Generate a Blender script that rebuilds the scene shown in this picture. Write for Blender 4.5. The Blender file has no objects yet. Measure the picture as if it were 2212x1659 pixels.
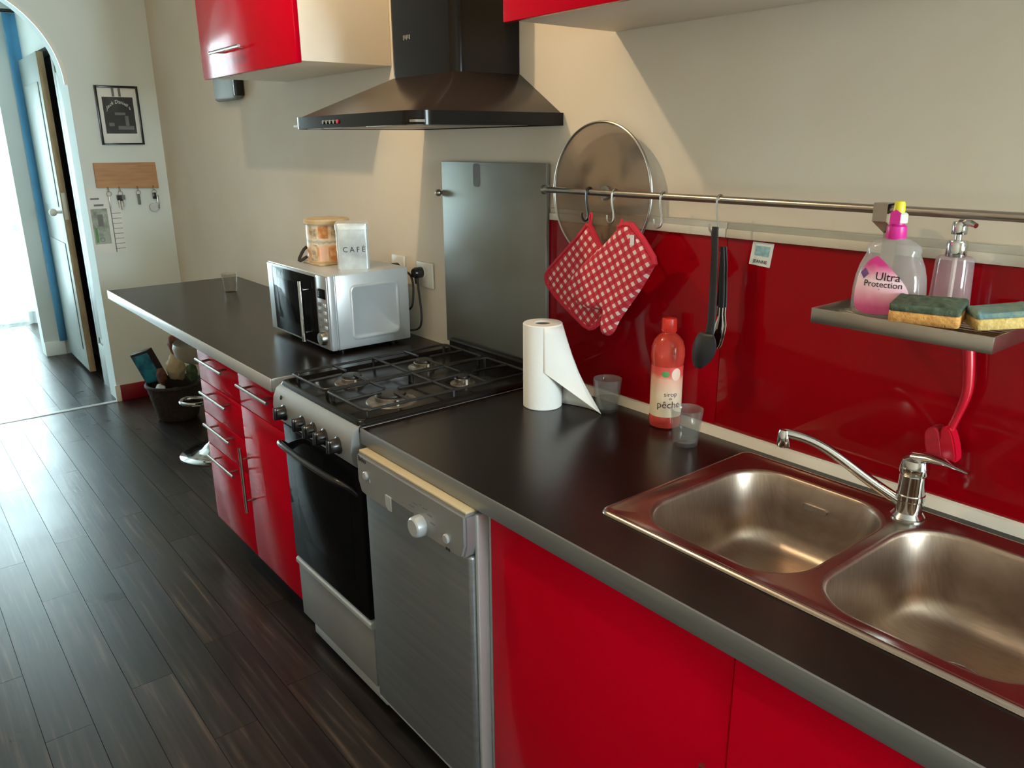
import bpy, bmesh, math, random
from mathutils import Vector, Matrix
random.seed(7)
PI = math.pi
SC = bpy.context.scene
COL = SC.collection

def lin(h):
    h = h.lstrip('#')
    o = []
    for i in (0, 2, 4):
        v = int(h[i:i+2], 16) / 255
        o.append(v / 12.92 if v <= .04045 else ((v + .055) / 1.055) ** 2.4)
    return (o[0], o[1], o[2], 1)

# ------------------------------------------------------------------ camera
cam_d = bpy.data.cameras.new('camera')
cam = bpy.data.objects.new('camera', cam_d)
COL.objects.link(cam)
yaw, pit, rol = 0.8946, -0.2964, -0.0086
fwd = Vector((-math.sin(yaw)*math.cos(pit), math.cos(yaw)*math.cos(pit), math.sin(pit)))
rgt = fwd.cross(Vector((0, 0, 1))).normalized()
upv = rgt.cross(fwd)
r2 = math.cos(rol)*rgt + math.sin(rol)*upv
u2 = -math.sin(rol)*rgt + math.cos(rol)*upv
cam.matrix_world = Matrix(((r2.x, u2.x, -fwd.x, 1.7457), (r2.y, u2.y, -fwd.y, -1.5663), (r2.z, u2.z, -fwd.z, 1.6035), (0, 0, 0, 1)))
cam_d.sensor_width = 36
cam_d.lens = 1706.25 / 2212 * 36
cam_d.clip_start = 0.02
SC.camera = cam

# ------------------------------------------------------------------ world, daylight, exposure
SC.view_settings.view_transform = 'Standard'
SC.view_settings.look = 'None'
SC.view_settings.gamma = 1
SC.view_settings.use_curve_mapping = False
SC.view_settings.exposure = 0.0
W = bpy.data.worlds.new('sky')
SC.world = W
W.use_nodes = True
bg = W.node_tree.nodes['Background']
bg.inputs[0].default_value = (0.80, 0.93, 1.0, 1)
bg.inputs[1].default_value = 3.5

def area(name, loc, rot, sx, sy, power, col):
    d = bpy.data.lights.new(name, 'AREA')
    d.shape = 'RECTANGLE'; d.size = sx; d.size_y = sy; d.energy = power; d.color = col
    o = bpy.data.objects.new(name, d); COL.objects.link(o)
    o.location = loc; o.rotation_euler = rot
    return o
# daylight entering through the two glazed openings
area('daylight_garden_door', (-7.15, -1.25, 1.25), (0, -PI/2, 0), 2.3, 1.6, 330, (.80, .93, 1.0))
area('daylight_kitchen_window', (4.94, -.55, 1.65), (0, PI/2, 0), 1.2, .85, 172, (.78, .95, 1.0))

# ------------------------------------------------------------------ materials
MT = {}
def mat(name, col, rough=.5, metal=0., coat=0., noise=None, bump=None, spec=.5, trans=None, emit=None, stretch=None, aniso=0.):
    """noise=(scale, other colour, lo, hi) ; bump=(scale, strength) ; trans = clear fraction ; stretch=(x,y,z) scaling of the noise"""
    m = bpy.data.materials.new(name); m.use_nodes = True
    nt = m.node_tree; N = nt.nodes; L = nt.links
    b = N['Principled BSDF']
    col = lin(col) if isinstance(col, str) else (*col, 1)
    b.inputs['Base Color'].default_value = col
    b.inputs['Roughness'].default_value = rough
    b.inputs['Metallic'].default_value = metal
    b.inputs['Coat Weight'].default_value = coat
    b.inputs['Coat Roughness'].default_value = .05
    b.inputs['Specular IOR Level'].default_value = spec
    if aniso: b.inputs['Anisotropic'].default_value = aniso
    vec = None
    if noise or bump:
        tc = N.new('ShaderNodeTexCoord'); mp = N.new('ShaderNodeMapping')
        L.new(tc.outputs['Object'], mp.inputs[0])
        if stretch: mp.inputs['Scale'].default_value = stretch
        vec = mp.outputs[0]
    if noise:
        t = N.new('ShaderNodeTexNoise'); t.inputs['Scale'].default_value = noise[0]; t.inputs['Detail'].default_value = 5
        L.new(vec, t.inputs['Vector'])
        r = N.new('ShaderNodeValToRGB')
        r.color_ramp.elements[0].position = noise[2]; r.color_ramp.elements[1].position = noise[3]
        r.color_ramp.elements[0].color = col
        r.color_ramp.elements[1].color = lin(noise[1]) if isinstance(noise[1], str) else (*noise[1], 1)
        L.new(t.outputs['Fac'], r.inputs[0]); L.new(r.outputs[0], b.inputs['Base Color'])
    if bump:
        t2 = N.new('ShaderNodeTexNoise'); t2.inputs['Scale'].default_value = bump[0]; t2.inputs['Detail'].default_value = 4
        L.new(vec, t2.inputs['Vector'])
        bp = N.new('ShaderNodeBump'); bp.inputs['Strength'].default_value = bump[1]; bp.inputs['Distance'].default_value = .002
        L.new(t2.outputs['Fac'], bp.inputs['Height']); L.new(bp.outputs[0], b.inputs['Normal'])
    if trans is not None:
        tr = N.new('ShaderNodeBsdfTransparent'); mx = N.new('ShaderNodeMixShader'); out = N['Material Output']
        mx.inputs[0].default_value = 1 - trans
        L.new(tr.outputs[0], mx.inputs[1]); L.new(b.outputs[0], mx.inputs[2]); L.new(mx.outputs[0], out.inputs[0])
    if emit:
        b.inputs['Emission Color'].default_value = col; b.inputs['Emission Strength'].default_value = emit
    MT[name] = m
    return m

def glass_mat(name, tint, body=.08, rough=.03):
    """thin clear glass: see-through, mirror-like at glancing angles, with a trace of milky body"""
    m = bpy.data.materials.new(name); m.use_nodes = True
    nt = m.node_tree; N = nt.nodes; L = nt.links; N.remove(N['Principled BSDF'])
    out = N['Material Output']
    tr = N.new('ShaderNodeBsdfTransparent'); tr.inputs[0].default_value = lin(tint)
    gl = N.new('ShaderNodeBsdfGlossy'); gl.inputs['Roughness'].default_value = rough
    df = N.new('ShaderNodeBsdfDiffuse'); df.inputs[0].default_value = lin(tint)
    lw = N.new('ShaderNodeLayerWeight'); lw.inputs[0].default_value = .35
    a = N.new('ShaderNodeMixShader'); a.inputs[0].default_value = body
    L.new(tr.outputs[0], a.inputs[1]); L.new(df.outputs[0], a.inputs[2])
    b = N.new('ShaderNodeMixShader'); 
    pw = N.new('ShaderNodeMath'); pw.operation = 'POWER'; pw.inputs[1].default_value = 3
    mm = N.new('ShaderNodeMath'); mm.operation = 'MULTIPLY_ADD'; mm.inputs[1].default_value = .45; mm.inputs[2].default_value = .04
    L.new(lw.outputs['Facing'], pw.inputs[0]); L.new(pw.outputs[0], mm.inputs[0]); L.new(mm.outputs[0], b.inputs[0])
    L.new(a.outputs[0], b.inputs[1]); L.new(gl.outputs[0], b.inputs[2])
    L.new(b.outputs[0], out.inputs[0]); MT[name] = m
    return m

mat('wall', '#dfd5c5', .75, noise=(2.2, '#d9cdb9', .4, .7), bump=(45, .12))
mat('end_wall', '#dde9e8', .75, noise=(2.2, '#d8e4e3', .4, .7), bump=(45, .12))
mat('ceiling', '#e8e4da', .8, bump=(40, .1))
mat('hall_wall', '#ccd2ce', .7, bump=(40, .1))
mat('white_paint', '#e4e6e0', .45, bump=(20, .05))
mat('red_gloss', (.59, .0010, .018), .12, spec=.035, noise=(1.5, (.54, .001, .016), .3, .7))
mat('red_panel', (.32, .0008, .006), .07, spec=.22, noise=(1.2, (.29, .0008, .006), .3, .7))
mat('red_skirting', (.22, .003, .010), .35, noise=(8, (.18, .003, .01), .3, .7))
mat('carcass', '#f0e8dc', .5, noise=(6, '#ece2d3', .3, .7))
mat('dark_carcass', '#151210', .7, noise=(6, '#0e0c0b', .3, .7))
mat('worktop', (.0075, .0042, .0034), .26, spec=.45, noise=(7, (.011, .0066, .0054), .35, .75), bump=(260, .05))
mat('alu', '#8f9190', .38, metal=.55, noise=(3, '#85888a', .3, .7), stretch=(1, 40, 40))
mat('alu_bright', '#c9cbcb', .35, metal=.4, noise=(3, '#bfc2c4', .3, .7))
mat('steel', '#a3a8ac', .34, metal=.75, noise=(4, '#959b9f', .3, .7), bump=(60, .03), stretch=(1, 1, 18))
mat('steel_panel', '#84837a', .42, metal=.45, noise=(3.2, '#8f928f', .35, .7), bump=(30, .04), stretch=(1, 1, 1.6))
mat('sink_steel', '#b9b0a6', .24, metal=1., noise=(30, '#a89e94', .3, .7), stretch=(1, 12, 1))
mat('bowl_steel', '#b5a597', .36, metal=1., noise=(30, '#a69586', .3, .7), stretch=(1, 12, 1))
mat('chrome', '#cfd0d0', .1, metal=1., noise=(5, '#c4c6c6', .3, .7))
mat('satin_metal', '#b3aea6', .3, metal=1., noise=(9, '#a7a299', .3, .7))
mat('silver_plastic', '#9b9d9f', .36, metal=.35, noise=(5, '#939597', .3, .7))
mat('silver_light', '#c5cace', .3, metal=.3, noise=(5, '#bcc2c6', .3, .7))
mat('cream_plastic', '#cdbd9b', .5, noise=(9, '#c4b38f', .3, .7))
mat('white_plastic', '#dcd8cc', .4, noise=(9, '#d4cfc2', .3, .7))
mat('trim_white', '#d9d2c4', .45, noise=(9, '#d0c8b8', .3, .7))
mat('black_enamel', (.007, .0062, .006), .2, spec=.3, noise=(14, (.011, .009, .008), .4, .7))
mat('black_glass', (.006, .006, .007), .08, spec=.02, noise=(3, (.008, .008, .009), .3, .7))
mat('black_plastic', (.010, .0095, .010), .25, noise=(12, (.014, .013, .013), .3, .7))
mat('black_rubber', (.012, .012, .014), .5, noise=(12, (.017, .016, .018), .3, .7))
mat('cast_iron', (.011, .010, .010), .45, noise=(30, (.02, .017, .015), .4, .7))
mat('burner_metal', '#8d877c', .4, metal=.6, noise=(40, '#5f574d', .35, .7))
mat('hood_body', (.022, .0135, .0105), .25, spec=.4, noise=(5, (.027, .018, .014), .3, .7))
mat('hood_band', (.008, .0062, .0055), .16, spec=.2, noise=(5, (.010, .009, .008), .3, .7))
mat('filter_metal', '#b9ada0', .4, metal=.7, noise=(40, '#9f9488', .35, .65))
mat('paper', '#eceae5', .85, bump=(160, .25))
mat('paper_flat', '#e7ebea', .8, noise=(9, '#dfe5e4', .3, .7))
mat('card_tube', '#8a7f76', .9, noise=(30, '#7a6f66', .3, .7))
mat('ink_black', '#1a1a1c', .6, noise=(30, '#232326', .3, .7))
mat('ink_grey', '#77797a', .7, noise=(30, '#6c6e70', .3, .7))
mat('ink_plum', '#7d3f5a', .6, noise=(30, '#6f3650', .3, .7))
mat('tin', '#e9eef0', .3, metal=.45, noise=(28, '#cfd6d9', .35, .7), bump=(30, .06))
mat('wood_board', '#bb8e63', .55, noise=(6, '#a67b52', .35, .7), stretch=(1, 1, 9))
mat('old_wood', '#b59c78', .6, noise=(7, '#8f7757', .35, .75), stretch=(6, 6, 1))
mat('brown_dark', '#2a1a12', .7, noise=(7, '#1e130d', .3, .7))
mat('dimmed_door_paint', '#868e88', .45, bump=(20, .05))  # white paint greyed so hall woodwork looks shaded under the garden daylight
mat('blue_cloth', '#5fa3cf', .8, noise=(5, '#5596c2', .3, .7), bump=(200, .1))
mat('sheer', '#eef4f2', .8, trans=.68, bump=(90, .1))
mat('wicker', '#3a2c22', .75, noise=(60, '#241a13', .35, .65), bump=(120, .6))
mat('lid_glass', '#927a62', .12, trans=.50, noise=(9, '#4a3724', .5, .68))
mat('peach_body', '#d8503c', .12, trans=.25, noise=(16, '#c23a35', .35, .7))
mat('peach_cap', '#e03a2c', .35, noise=(9, '#d63226', .3, .7))
mat('leaf_green', '#5f9a58', .5, noise=(30, '#4d8548', .3, .7))
mat('sponge_yellow', '#d9a45c', .9, noise=(120, '#b97b3c', .35, .7), bump=(220, .8))
mat('sponge_cream', '#dcc07c', .9, noise=(120, '#c39f56', .35, .7), bump=(220, .8))
mat('scour_green', '#56624f', .95, noise=(70, '#36402f', .35, .7), bump=(160, 1.))
mat('scour_pale', '#7f917f', .95, noise=(60, '#5e7d84', .35, .7), bump=(160, 1.))
mat('magenta', '#d2278f', .35, noise=(9, '#c41f84', .3, .7))
mat('yellow_cap', '#e3d836', .35, noise=(9, '#d9cd2c', .3, .7))
mat('red_plastic', (.50, .002, .018), .3, noise=(9, (.44, .002, .016), .3, .7))
mat('brush_hair', (.42, .004, .02), .8, noise=(90, (.30, .003, .015), .3, .7))
mat('red_trim', (.55, .012, .035), .75, bump=(200, .4))
mat('seat_grey', '#97907f', .4, noise=(9, '#8d8676', .3, .7))
mat('grey_cover', '#8f9a9a', .45, noise=(9, '#879292', .3, .7))
mat('brick_red', '#8a4a34', .7, noise=(25, '#4d2c20', .35, .65))
mat('pack_cream', '#cbb795', .7, noise=(18, '#b29a74', .35, .7))
mat('pack_green', '#4c6238', .7, noise=(25, '#2d3d24', .35, .65))
mat('pack_teal', '#2f8fa6', .5, noise=(16, '#12506e', .42, .62))
mat('dark_print', '#20211f', .5, noise=(9, '#4a4f49', .45, .75))
mat('photo_print', '#aab5ab', .6, noise=(22, '#6f7f72', .4, .7))
glass_mat('clear_glass', '#f1f2f0', .05, .04)
glass_mat('pane', '#f4fbfb', .03, .02)
glass_mat('clear_plastic', '#e9e6e2', .22, .10)
glass_mat('pinkish_glass', '#efe2e4', .16, .05)
glass_mat('water', '#e6e2da', .06, .05)

def floor_mat():
    m = bpy.data.materials.new('dark_plank'); m.use_nodes = True
    nt = m.node_tree; N = nt.nodes; L = nt.links; b = N['Principled BSDF']
    tc = N.new('ShaderNodeTexCoord'); oi = N.new('ShaderNodeObjectInfo')
    cm = N.new('ShaderNodeCombineXYZ'); ml = N.new('ShaderNodeMath'); ml.operation = 'MULTIPLY'; ml.inputs[1].default_value = 37
    L.new(oi.outputs['Random'], ml.inputs[0])
    for i in range(3): L.new(ml.outputs[0], cm.inputs[i])
    ad = N.new('ShaderNodeVectorMath'); ad.operation = 'ADD'
    L.new(tc.outputs['Object'], ad.inputs[0]); L.new(cm.outputs[0], ad.inputs[1])
    mp = N.new('ShaderNodeMapping'); mp.inputs['Scale'].default_value = (2.2, 55, 1)
    L.new(ad.outputs[0], mp.inputs[0])
    n1 = N.new('ShaderNodeTexNoise'); n1.inputs['Scale'].default_value = 1.2; n1.inputs['Detail'].default_value = 6
    L.new(mp.outputs[0], n1.inputs['Vector'])
    r = N.new('ShaderNodeValToRGB'); e = r.color_ramp.elements
    e[0].position = .35; e[0].color = (.012, .0085, .0075, 1); e[1].position = .78; e[1].color = (.095, .066, .050, 1)
    k = e.new(.58); k.color = (.026, .018, .0145, 1)
    L.new(n1.outputs['Fac'], r.inputs[0])
    hv = N.new('ShaderNodeHueSaturation'); mr = N.new('ShaderNodeMapRange')
    mr.inputs['To Min'].default_value = .7; mr.inputs['To Max'].default_value = 1.35
    L.new(oi.outputs['Random'], mr.inputs[0]); L.new(mr.outputs[0], hv.inputs['Value']); L.new(r.outputs[0], hv.inputs['Color'])
    L.new(hv.outputs[0], b.inputs['Base Color'])
    n2 = N.new('ShaderNodeTexNoise'); n2.inputs['Scale'].default_value = 3; n2.inputs['Detail'].default_value = 4
    L.new(ad.outputs[0], n2.inputs['Vector'])
    m2 = N.new('ShaderNodeMapRange'); m2.inputs['From Min'].default_value = .3; m2.inputs['From Max'].default_value = .7
    m2.inputs['To Min'].default_value = .27; m2.inputs['To Max'].default_value = .36
    L.new(n2.outputs['Fac'], m2.inputs[0]); L.new(m2.outputs[0], b.inputs['Roughness'])
    bu = N.new('ShaderNodeBump'); bu.inputs['Strength'].default_value = .18; bu.inputs['Distance'].default_value = .002
    L.new(n1.outputs['Fac'], bu.inputs['Height']); L.new(bu.outputs[0], b.inputs['Normal'])
    MT['dark_plank'] = m
floor_mat()

def gingham_mat(name, ang, period):
    """woven red and white check, laid out in the plane of the cloth"""
    m = bpy.data.materials.new(name); m.use_nodes = True
    nt = m.node_tree; N = nt.nodes; L = nt.links; b = N['Principled BSDF']; b.inputs['Roughness'].default_value = .85
    tc = N.new('ShaderNodeTexCoord'); mp = N.new('ShaderNodeMapping'); mp.inputs['Rotation'].default_value = (0, ang, 0)
    mp.inputs['Scale'].default_value = (1/period, 1/period, 1/period)
    L.new(tc.outputs['Object'], mp.inputs[0]); sx = N.new('ShaderNodeSeparateXYZ'); L.new(mp.outputs[0], sx.inputs[0])
    s = []
    for o in ('X', 'Z'):
        f = N.new('ShaderNodeMath'); f.operation = 'FRACT'; L.new(sx.outputs[o], f.inputs[0])
        g = N.new('ShaderNodeMath'); g.operation = 'LESS_THAN'; g.inputs[1].default_value = .46; L.new(f.outputs[0], g.inputs[0]); s.append(g)
    mu = N.new('ShaderNodeMath'); mu.operation = 'MULTIPLY'; L.new(s[0].outputs[0], mu.inputs[0]); L.new(s[1].outputs[0], mu.inputs[1])
    av = N.new('ShaderNodeMath'); av.operation = 'MAXIMUM'; L.new(s[0].outputs[0], av.inputs[0]); L.new(s[1].outputs[0], av.inputs[1])
    m1 = N.new('ShaderNodeMix'); m1.data_type = 'RGBA'; m2 = N.new('ShaderNodeMix'); m2.data_type = 'RGBA'
    L.new(av.outputs[0], m1.inputs['Factor']); m1.inputs['A'].default_value = (.50, .012, .03, 1); m1.inputs['B'].default_value = (.56, .045, .07, 1)
    L.new(mu.outputs[0], m2.inputs['Factor']); L.new(m1.outputs['Result'], m2.inputs['A']); m2.inputs['B'].default_value = (.80, .62, .58, 1)
    L.new(m2.outputs['Result'], b.inputs['Base Color'])
    MT[name] = m
gingham_mat('gingham_holder', math.radians(45), .0220)
gingham_mat('gingham_mitt', math.radians(32), .0215)

def band_mat(name, stops, axis='Z', rough=.4, lo=0., hi=1.):
    """printed bands of colour along one axis of the object (flat print)"""
    m = bpy.data.materials.new(name); m.use_nodes = True
    nt = m.node_tree; N = nt.nodes; L = nt.links; b = N['Principled BSDF']; b.inputs['Roughness'].default_value = rough
    tc = N.new('ShaderNodeTexCoord'); sx = N.new('ShaderNodeSeparateXYZ'); L.new(tc.outputs['Object'], sx.inputs[0])
    mr = N.new('ShaderNodeMapRange'); mr.inputs['From Min'].default_value = lo; mr.inputs['From Max'].default_value = hi
    nz = N.new('ShaderNodeTexNoise'); nz.inputs['Scale'].default_value = 60; L.new(tc.outputs['Object'], nz.inputs['Vector'])
    ma = N.new('ShaderNodeMath'); ma.operation = 'MULTIPLY_ADD'; ma.inputs[1].default_value = .12; 
    L.new(sx.outputs[axis], mr.inputs[0]); L.new(nz.outputs['Fac'], ma.inputs[0]); L.new(mr.outputs[0], ma.inputs[2])
    r = N.new('ShaderNodeValToRGB'); L.new(ma.outputs[0], r.inputs[0])
    e = r.color_ramp.elements
    e[0].position = stops[0][0]; e[0].color = lin(stops[0][1]); e[1].position = stops[-1][0]; e[1].color = lin(stops[-1][1])
    for p, h in stops[1:-1]:
        k = e.new(p); k.color = lin(h)
    L.new(r.outputs[0], b.inputs['Base Color'])
    MT[name] = m
band_mat('peach_label', [(.05, '#e6d9bb'), (.45, '#e2c8ae'), (.70, '#e0a48c'), (.78, '#d85a4e'), (.95, '#cf3d40')], lo=.03, hi=.19)
band_mat('pink_label', [(.05, '#dd5b95'), (.35, '#f0b9cb'), (.55, '#f2d4dc'), (.72, '#e08bb0'), (.85, '#cf2f86')], lo=.02, hi=.115)
band_mat('pot_print', [(.05, '#d9c3a4'), (.16, '#d7b48c'), (.30, '#c98d5c'), (.42, '#cf9a6a'), (.5, '#e2d6c2'), (.56, '#a9a6a0'), (.62, '#e4dac8'), (.74, '#cfae84'), (.9, '#ded0b8')], lo=0, hi=.17)

# ------------------------------------------------------------------ geometry helpers
class G:
    def __init__(s): s.bm = bmesh.new()
    def box(s, a, b, bev=0., seg=2):
        x0, y0, z0 = a; x1, y1, z1 = b
        t = bmesh.new()
        v = [t.verts.new((x, y, z)) for x in (x0, x1) for y in (y0, y1) for z in (z0, z1)]
        for f in ((0, 1, 3, 2), (4, 6, 7, 5), (0, 4, 5, 1), (2, 3, 7, 6), (0, 2, 6, 4), (1, 5, 7, 3)): t.faces.new([v[i] for i in f])
        if bev: bmesh.ops.bevel(t, geom=t.edges[:], offset=bev, segments=seg, affect='EDGES', profile=.5)
        s.merge(t); return s
    def merge(s, t):
        me = bpy.data.meshes.new('tmp'); t.to_mesh(me); t.free(); s.bm.from_mesh(me); bpy.data.meshes.remove(me)
    def loft(s, loops, cap0=True, cap1=True, closed=True):
        vs = [[s.bm.verts.new(p) for p in lp] for lp in loops]
        n = len(loops[0])
        for a, b in zip(vs, vs[1:]):
            for i in range(n if closed else n-1):
                j = (i+1) % n
                try: s.bm.faces.new((a[i], a[j], b[j], b[i]))
                except ValueError: pass
        if closed and cap0: s.bm.faces.new(vs[0][::-1])
        if closed and cap1: s.bm.faces.new(vs[-1])
        return s
    def cyl(s, p, q, r, rb=None, n=24, cap=True):
        p, q = Vector(p), Vector(q); d = (q-p).normalized()
        a = d.orthogonal().normalized(); b = d.cross(a); rb = r if rb is None else rb
        lp = [[c + (a*math.cos(t)+b*math.sin(t))*rr for t in [2*PI*i/n for i in range(n)]] for c, rr in ((p, r), (q, rb))]
        return s.loft(lp, cap, cap)
    def tube(s, pts, r, n=10, closed=False, smooth=0):
        P = [Vector(p) for p in pts]
        for _ in range(smooth):
            Q = [P[0]]
            for a, b in zip(P, P[1:]): Q += [a*.75+b*.25, a*.25+b*.75]
            Q.append(P[-1]); P = Q
        R = r if isinstance(r, (list, tuple)) else None
        m = len(P); loops = []; nrm = None
        for i, p in enumerate(P):
            if closed: d = (P[(i+1) % m]-P[i-1]).normalized()
            else: d = (P[min(i+1, m-1)]-P[max(i-1, 0)]).normalized()
            if nrm is None: nrm = d.orthogonal().normalized()
            else:
                nrm = nrm - d*nrm.dot(d)
                nrm = nrm.normalized() if nrm.length > 1e-6 else d.orthogonal().normalized()
            b = d.cross(nrm)
            if R: t = i/(m-1)*(len(R)-1); k = min(int(t), len(R)-2); rr = R[k]+(R[k+1]-R[k])*(t-k)
            else: rr = r
            loops.append([p+(nrm*math.cos(a)+b*math.sin(a))*rr for a in [2*PI*k/n for k in range(n)]])
        if closed: loops.append(loops[0]); return s.loft(loops, False, False)
        return s.loft(loops)
    def lathe(s, prof, at=(0, 0, 0), n=32, cap0=True, cap1=True, sx=1., sy=1.):
        x, y, z = at
        lp = [[(x+r*sx*math.cos(2*PI*i/n), y+r*sy*math.sin(2*PI*i/n), z+h) for i in range(n)] for r, h in prof]
        return s.loft(lp, cap0, cap1)
    def prism(s, pts, ax, d0, d1, bev=0.):
        """pts: 2-D outline; ax: axis of extrusion ('x': (y,z), 'y': (x,z), 'z': (x,y))"""
        f = {'x': lambda p, d: (d, p[0], p[1]), 'y': lambda p, d: (p[0], d, p[1]), 'z': lambda p, d: (p[0], p[1], d)}[ax]
        t = bmesh.new(); a = [t.verts.new(f(p, d0)) for p in pts]; b = [t.verts.new(f(p, d1)) for p in pts]
        n = len(pts); t.faces.new(a[::-1]); t.faces.new(b)
        for i in range(n): t.faces.new((a[i], a[(i+1) % n], b[(i+1) % n], b[i]))
        bmesh.ops.recalc_face_normals(t, faces=t.faces[:])
        if bev: bmesh.ops.bevel(t, geom=t.edges[:], offset=bev, segments=2, affect='EDGES')
        s.merge(t); return s
    def ball(s, c, r, sc=(1, 1, 1), u=16, v=10):
        t = bmesh.new(); bmesh.ops.create_uvsphere(t, u_segments=u, v_segments=v, radius=r)
        for w in t.verts: w.co = Vector((w.co.x*sc[0]+c[0], w.co.y*sc[1]+c[1], w.co.z*sc[2]+c[2]))
        s.merge(t); return s
    def sheet(s, rows):
        """open grid of points"""
        return s.loft(rows, False, False, closed=False)
    def move(s, M):
        bmesh.ops.transform(s.bm, matrix=M, verts=s.bm.verts[:]); return s
    def make(s, name, m, parent=None, loc=None, local=False, ang=.6, label=None, kind=None, smooth=True):
        bm = s.bm
        bmesh.ops.recalc_face_normals(bm, faces=bm.faces[:])
        if smooth:
            for f in bm.faces: f.smooth = True
            for e in bm.edges:
                if len(e.link_faces) == 2 and e.calc_face_angle(0) > ang: e.smooth = False
        off = Vector((0, 0, 0))
        if parent is not None and not local:
            t = parent
            while t.parent: t = t.parent
            off = Vector(t.location)
        elif loc is not None and not local: off = Vector(loc)
        if off.length: bmesh.ops.translate(bm, vec=-off, verts=bm.verts[:])
        me = bpy.data.meshes.new(name); bm.to_mesh(me); bm.free()
        me.materials.append(MT[m])
        o = bpy.data.objects.new(name, me); COL.objects.link(o)
        if parent is not None: o.parent = parent
        if loc is not None: o.location = loc
        if label: o['label'] = label
        if kind: o['kind'] = kind
        return o

def tag(o, label, cat, group=None, kind=None):
    o['label'] = label; o['category'] = cat
    if group: o['group'] = group
    if kind: o['kind'] = kind
    return o
def thing(name, loc, label, cat, rotz=0., group=None):
    o = bpy.data.objects.new(name, None); COL.objects.link(o)
    o.location = loc; o.rotation_euler = (0, 0, rotz); o.empty_display_size = .05
    return tag(o, label, cat, group)
def struct(o, label, cat=None):
    o['kind'] = 'structure'; o['label'] = label
    if cat: o['category'] = cat
    return o
def solid(o, t):
    md = o.modifiers.new('thickness', 'SOLIDIFY'); md.thickness = t; md.offset = 0
    return o

def text(name, body, size, m, parent, M, warp=None, ext=.0002, label=None, squeeze=1.):
    cu = bpy.data.curves.new('txt', 'FONT'); cu.body = body; cu.size = size; cu.extrude = ext
    cu.align_x = 'CENTER'; cu.align_y = 'CENTER'; cu.resolution_u = 3
    t = bpy.data.objects.new('txt', cu); COL.objects.link(t)
    bpy.context.view_layer.update()
    dg = bpy.context.evaluated_depsgraph_get()
    me = bpy.data.meshes.new_from_object(t.evaluated_get(dg))
    bpy.data.objects.remove(t); bpy.data.curves.remove(cu)
    for v in me.vertices:
        p = v.co.copy(); p.x *= squeeze
        if warp: p = Vector(warp(p))
        v.co = M @ p
    me.materials.clear(); me.materials.append(MT[m])
    o = bpy.data.objects.new(name, me); COL.objects.link(o)
    if parent is not None: o.parent = parent
    if label: o['label'] = label
    return o
RX = Matrix.Rotation(PI/2, 4, 'X')          # text lying in XY -> standing in XZ, facing -Y
def T(x, y, z): return Matrix.Translation((x, y, z))
def RZ(a): return Matrix.Rotation(a, 4, 'Z')
def RY(a): return Matrix.Rotation(a, 4, 'Y')

def rrect(x0, x1, y0, y1, r, k=6):
    o = []
    for cx, cy, a0 in ((x1-r, y1-r, 0), (x0+r, y1-r, PI/2), (x0+r, y0+r, PI), (x1-r, y0+r, 1.5*PI)):
        for i in range(k+1):
            a = a0 + PI/2*i/k; o.append((cx+r*math.cos(a), cy+r*math.sin(a)))
    return o

def pillow(outline, R, th, step, y0, lump=0.):
    """a stuffed cloth shape in the XZ plane: outline [(x,z)], padding radius R, thickness th"""
    n = len(outline)
    def inside(x, z):
        c = False
        for i in range(n):
            (x1, z1), (x2, z2) = outline[i], outline[(i+1) % n]
            if (z1 > z) != (z2 > z) and x < (x2-x1)*(z-z1)/(z2-z1)+x1: c = not c
        return c
    def near(x, z):
        best = (9, 0, 0)
        for i in range(n):
            (x1, z1), (x2, z2) = outline[i], outline[(i+1) % n]
            dx, dz = x2-x1, z2-z1; t = max(0, min(1, ((x-x1)*dx+(z-z1)*dz)/(dx*dx+dz*dz+1e-12)))
            px, pz = x1+t*dx, z1+t*dz; d = math.hypot(x-px, z-pz)
            if d < best[0]: best = (d, px, pz)
        return best
    xs = [p[0] for p in outline]; zs = [p[1] for p in outline]
    nx = int((max(xs)-min(xs))/step)+3; nz = int((max(zs)-min(zs))/step)+3
    ox, oz = min(xs)-step, min(zs)-step
    keep = {}
    for i in range(nx+1):
        for j in range(nz+1):
            x, z = ox+i*step, oz+j*step
            keep[i, j] = (inside(x, z), near(x, z), x, z)
    cells = [(i, j) for i in range(nx) for j in range(nz) if sum(keep[i+a, j+b][0] for a in (0, 1) for b in (0, 1)) >= 2]
    g = G(); F = {}; B = {}
    cnt = {}
    for i, j in cells:
        for e in (((i, j), (i+1, j)), ((i+1, j), (i+1, j+1)), ((i, j+1), (i+1, j+1)), ((i, j), (i, j+1))): cnt[e] = cnt.get(e, 0)+1
    edge = set()
    for e, c in cnt.items():
        if c == 1: edge.update(e)
    for i, j in cells:
        for a, b in ((0, 0), (1, 0), (1, 1), (0, 1)):
            k = (i+a, j+b)
            if k in F: continue
            ins, (d, px, pz), x, z = keep[k]
            if k in edge: x, z, h = px, pz, 0
            else:
                u = min(d/R, 1); h = th*math.sqrt(max(0, 1-(1-u)**2)) if ins else .1*th
                h += lump*math.sin(x*95)*math.sin(z*80)*u
            F[k] = g.bm.verts.new((x, y0-h, z)); B[k] = F[k] if k in edge else g.bm.verts.new((x, y0+h*.8, z))
    for i, j in cells:
        q = [(i, j), (i+1, j), (i+1, j+1), (i, j+1)]
        g.bm.faces.new([F[k] for k in q])
        try: g.bm.faces.new([B[k] for k in q][::-1])
        except ValueError: pass
    return g

# =================================================================== THE ROOM
XL, XR, YF, ZC = -3.73, 5.0, -3.2, 2.9
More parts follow.
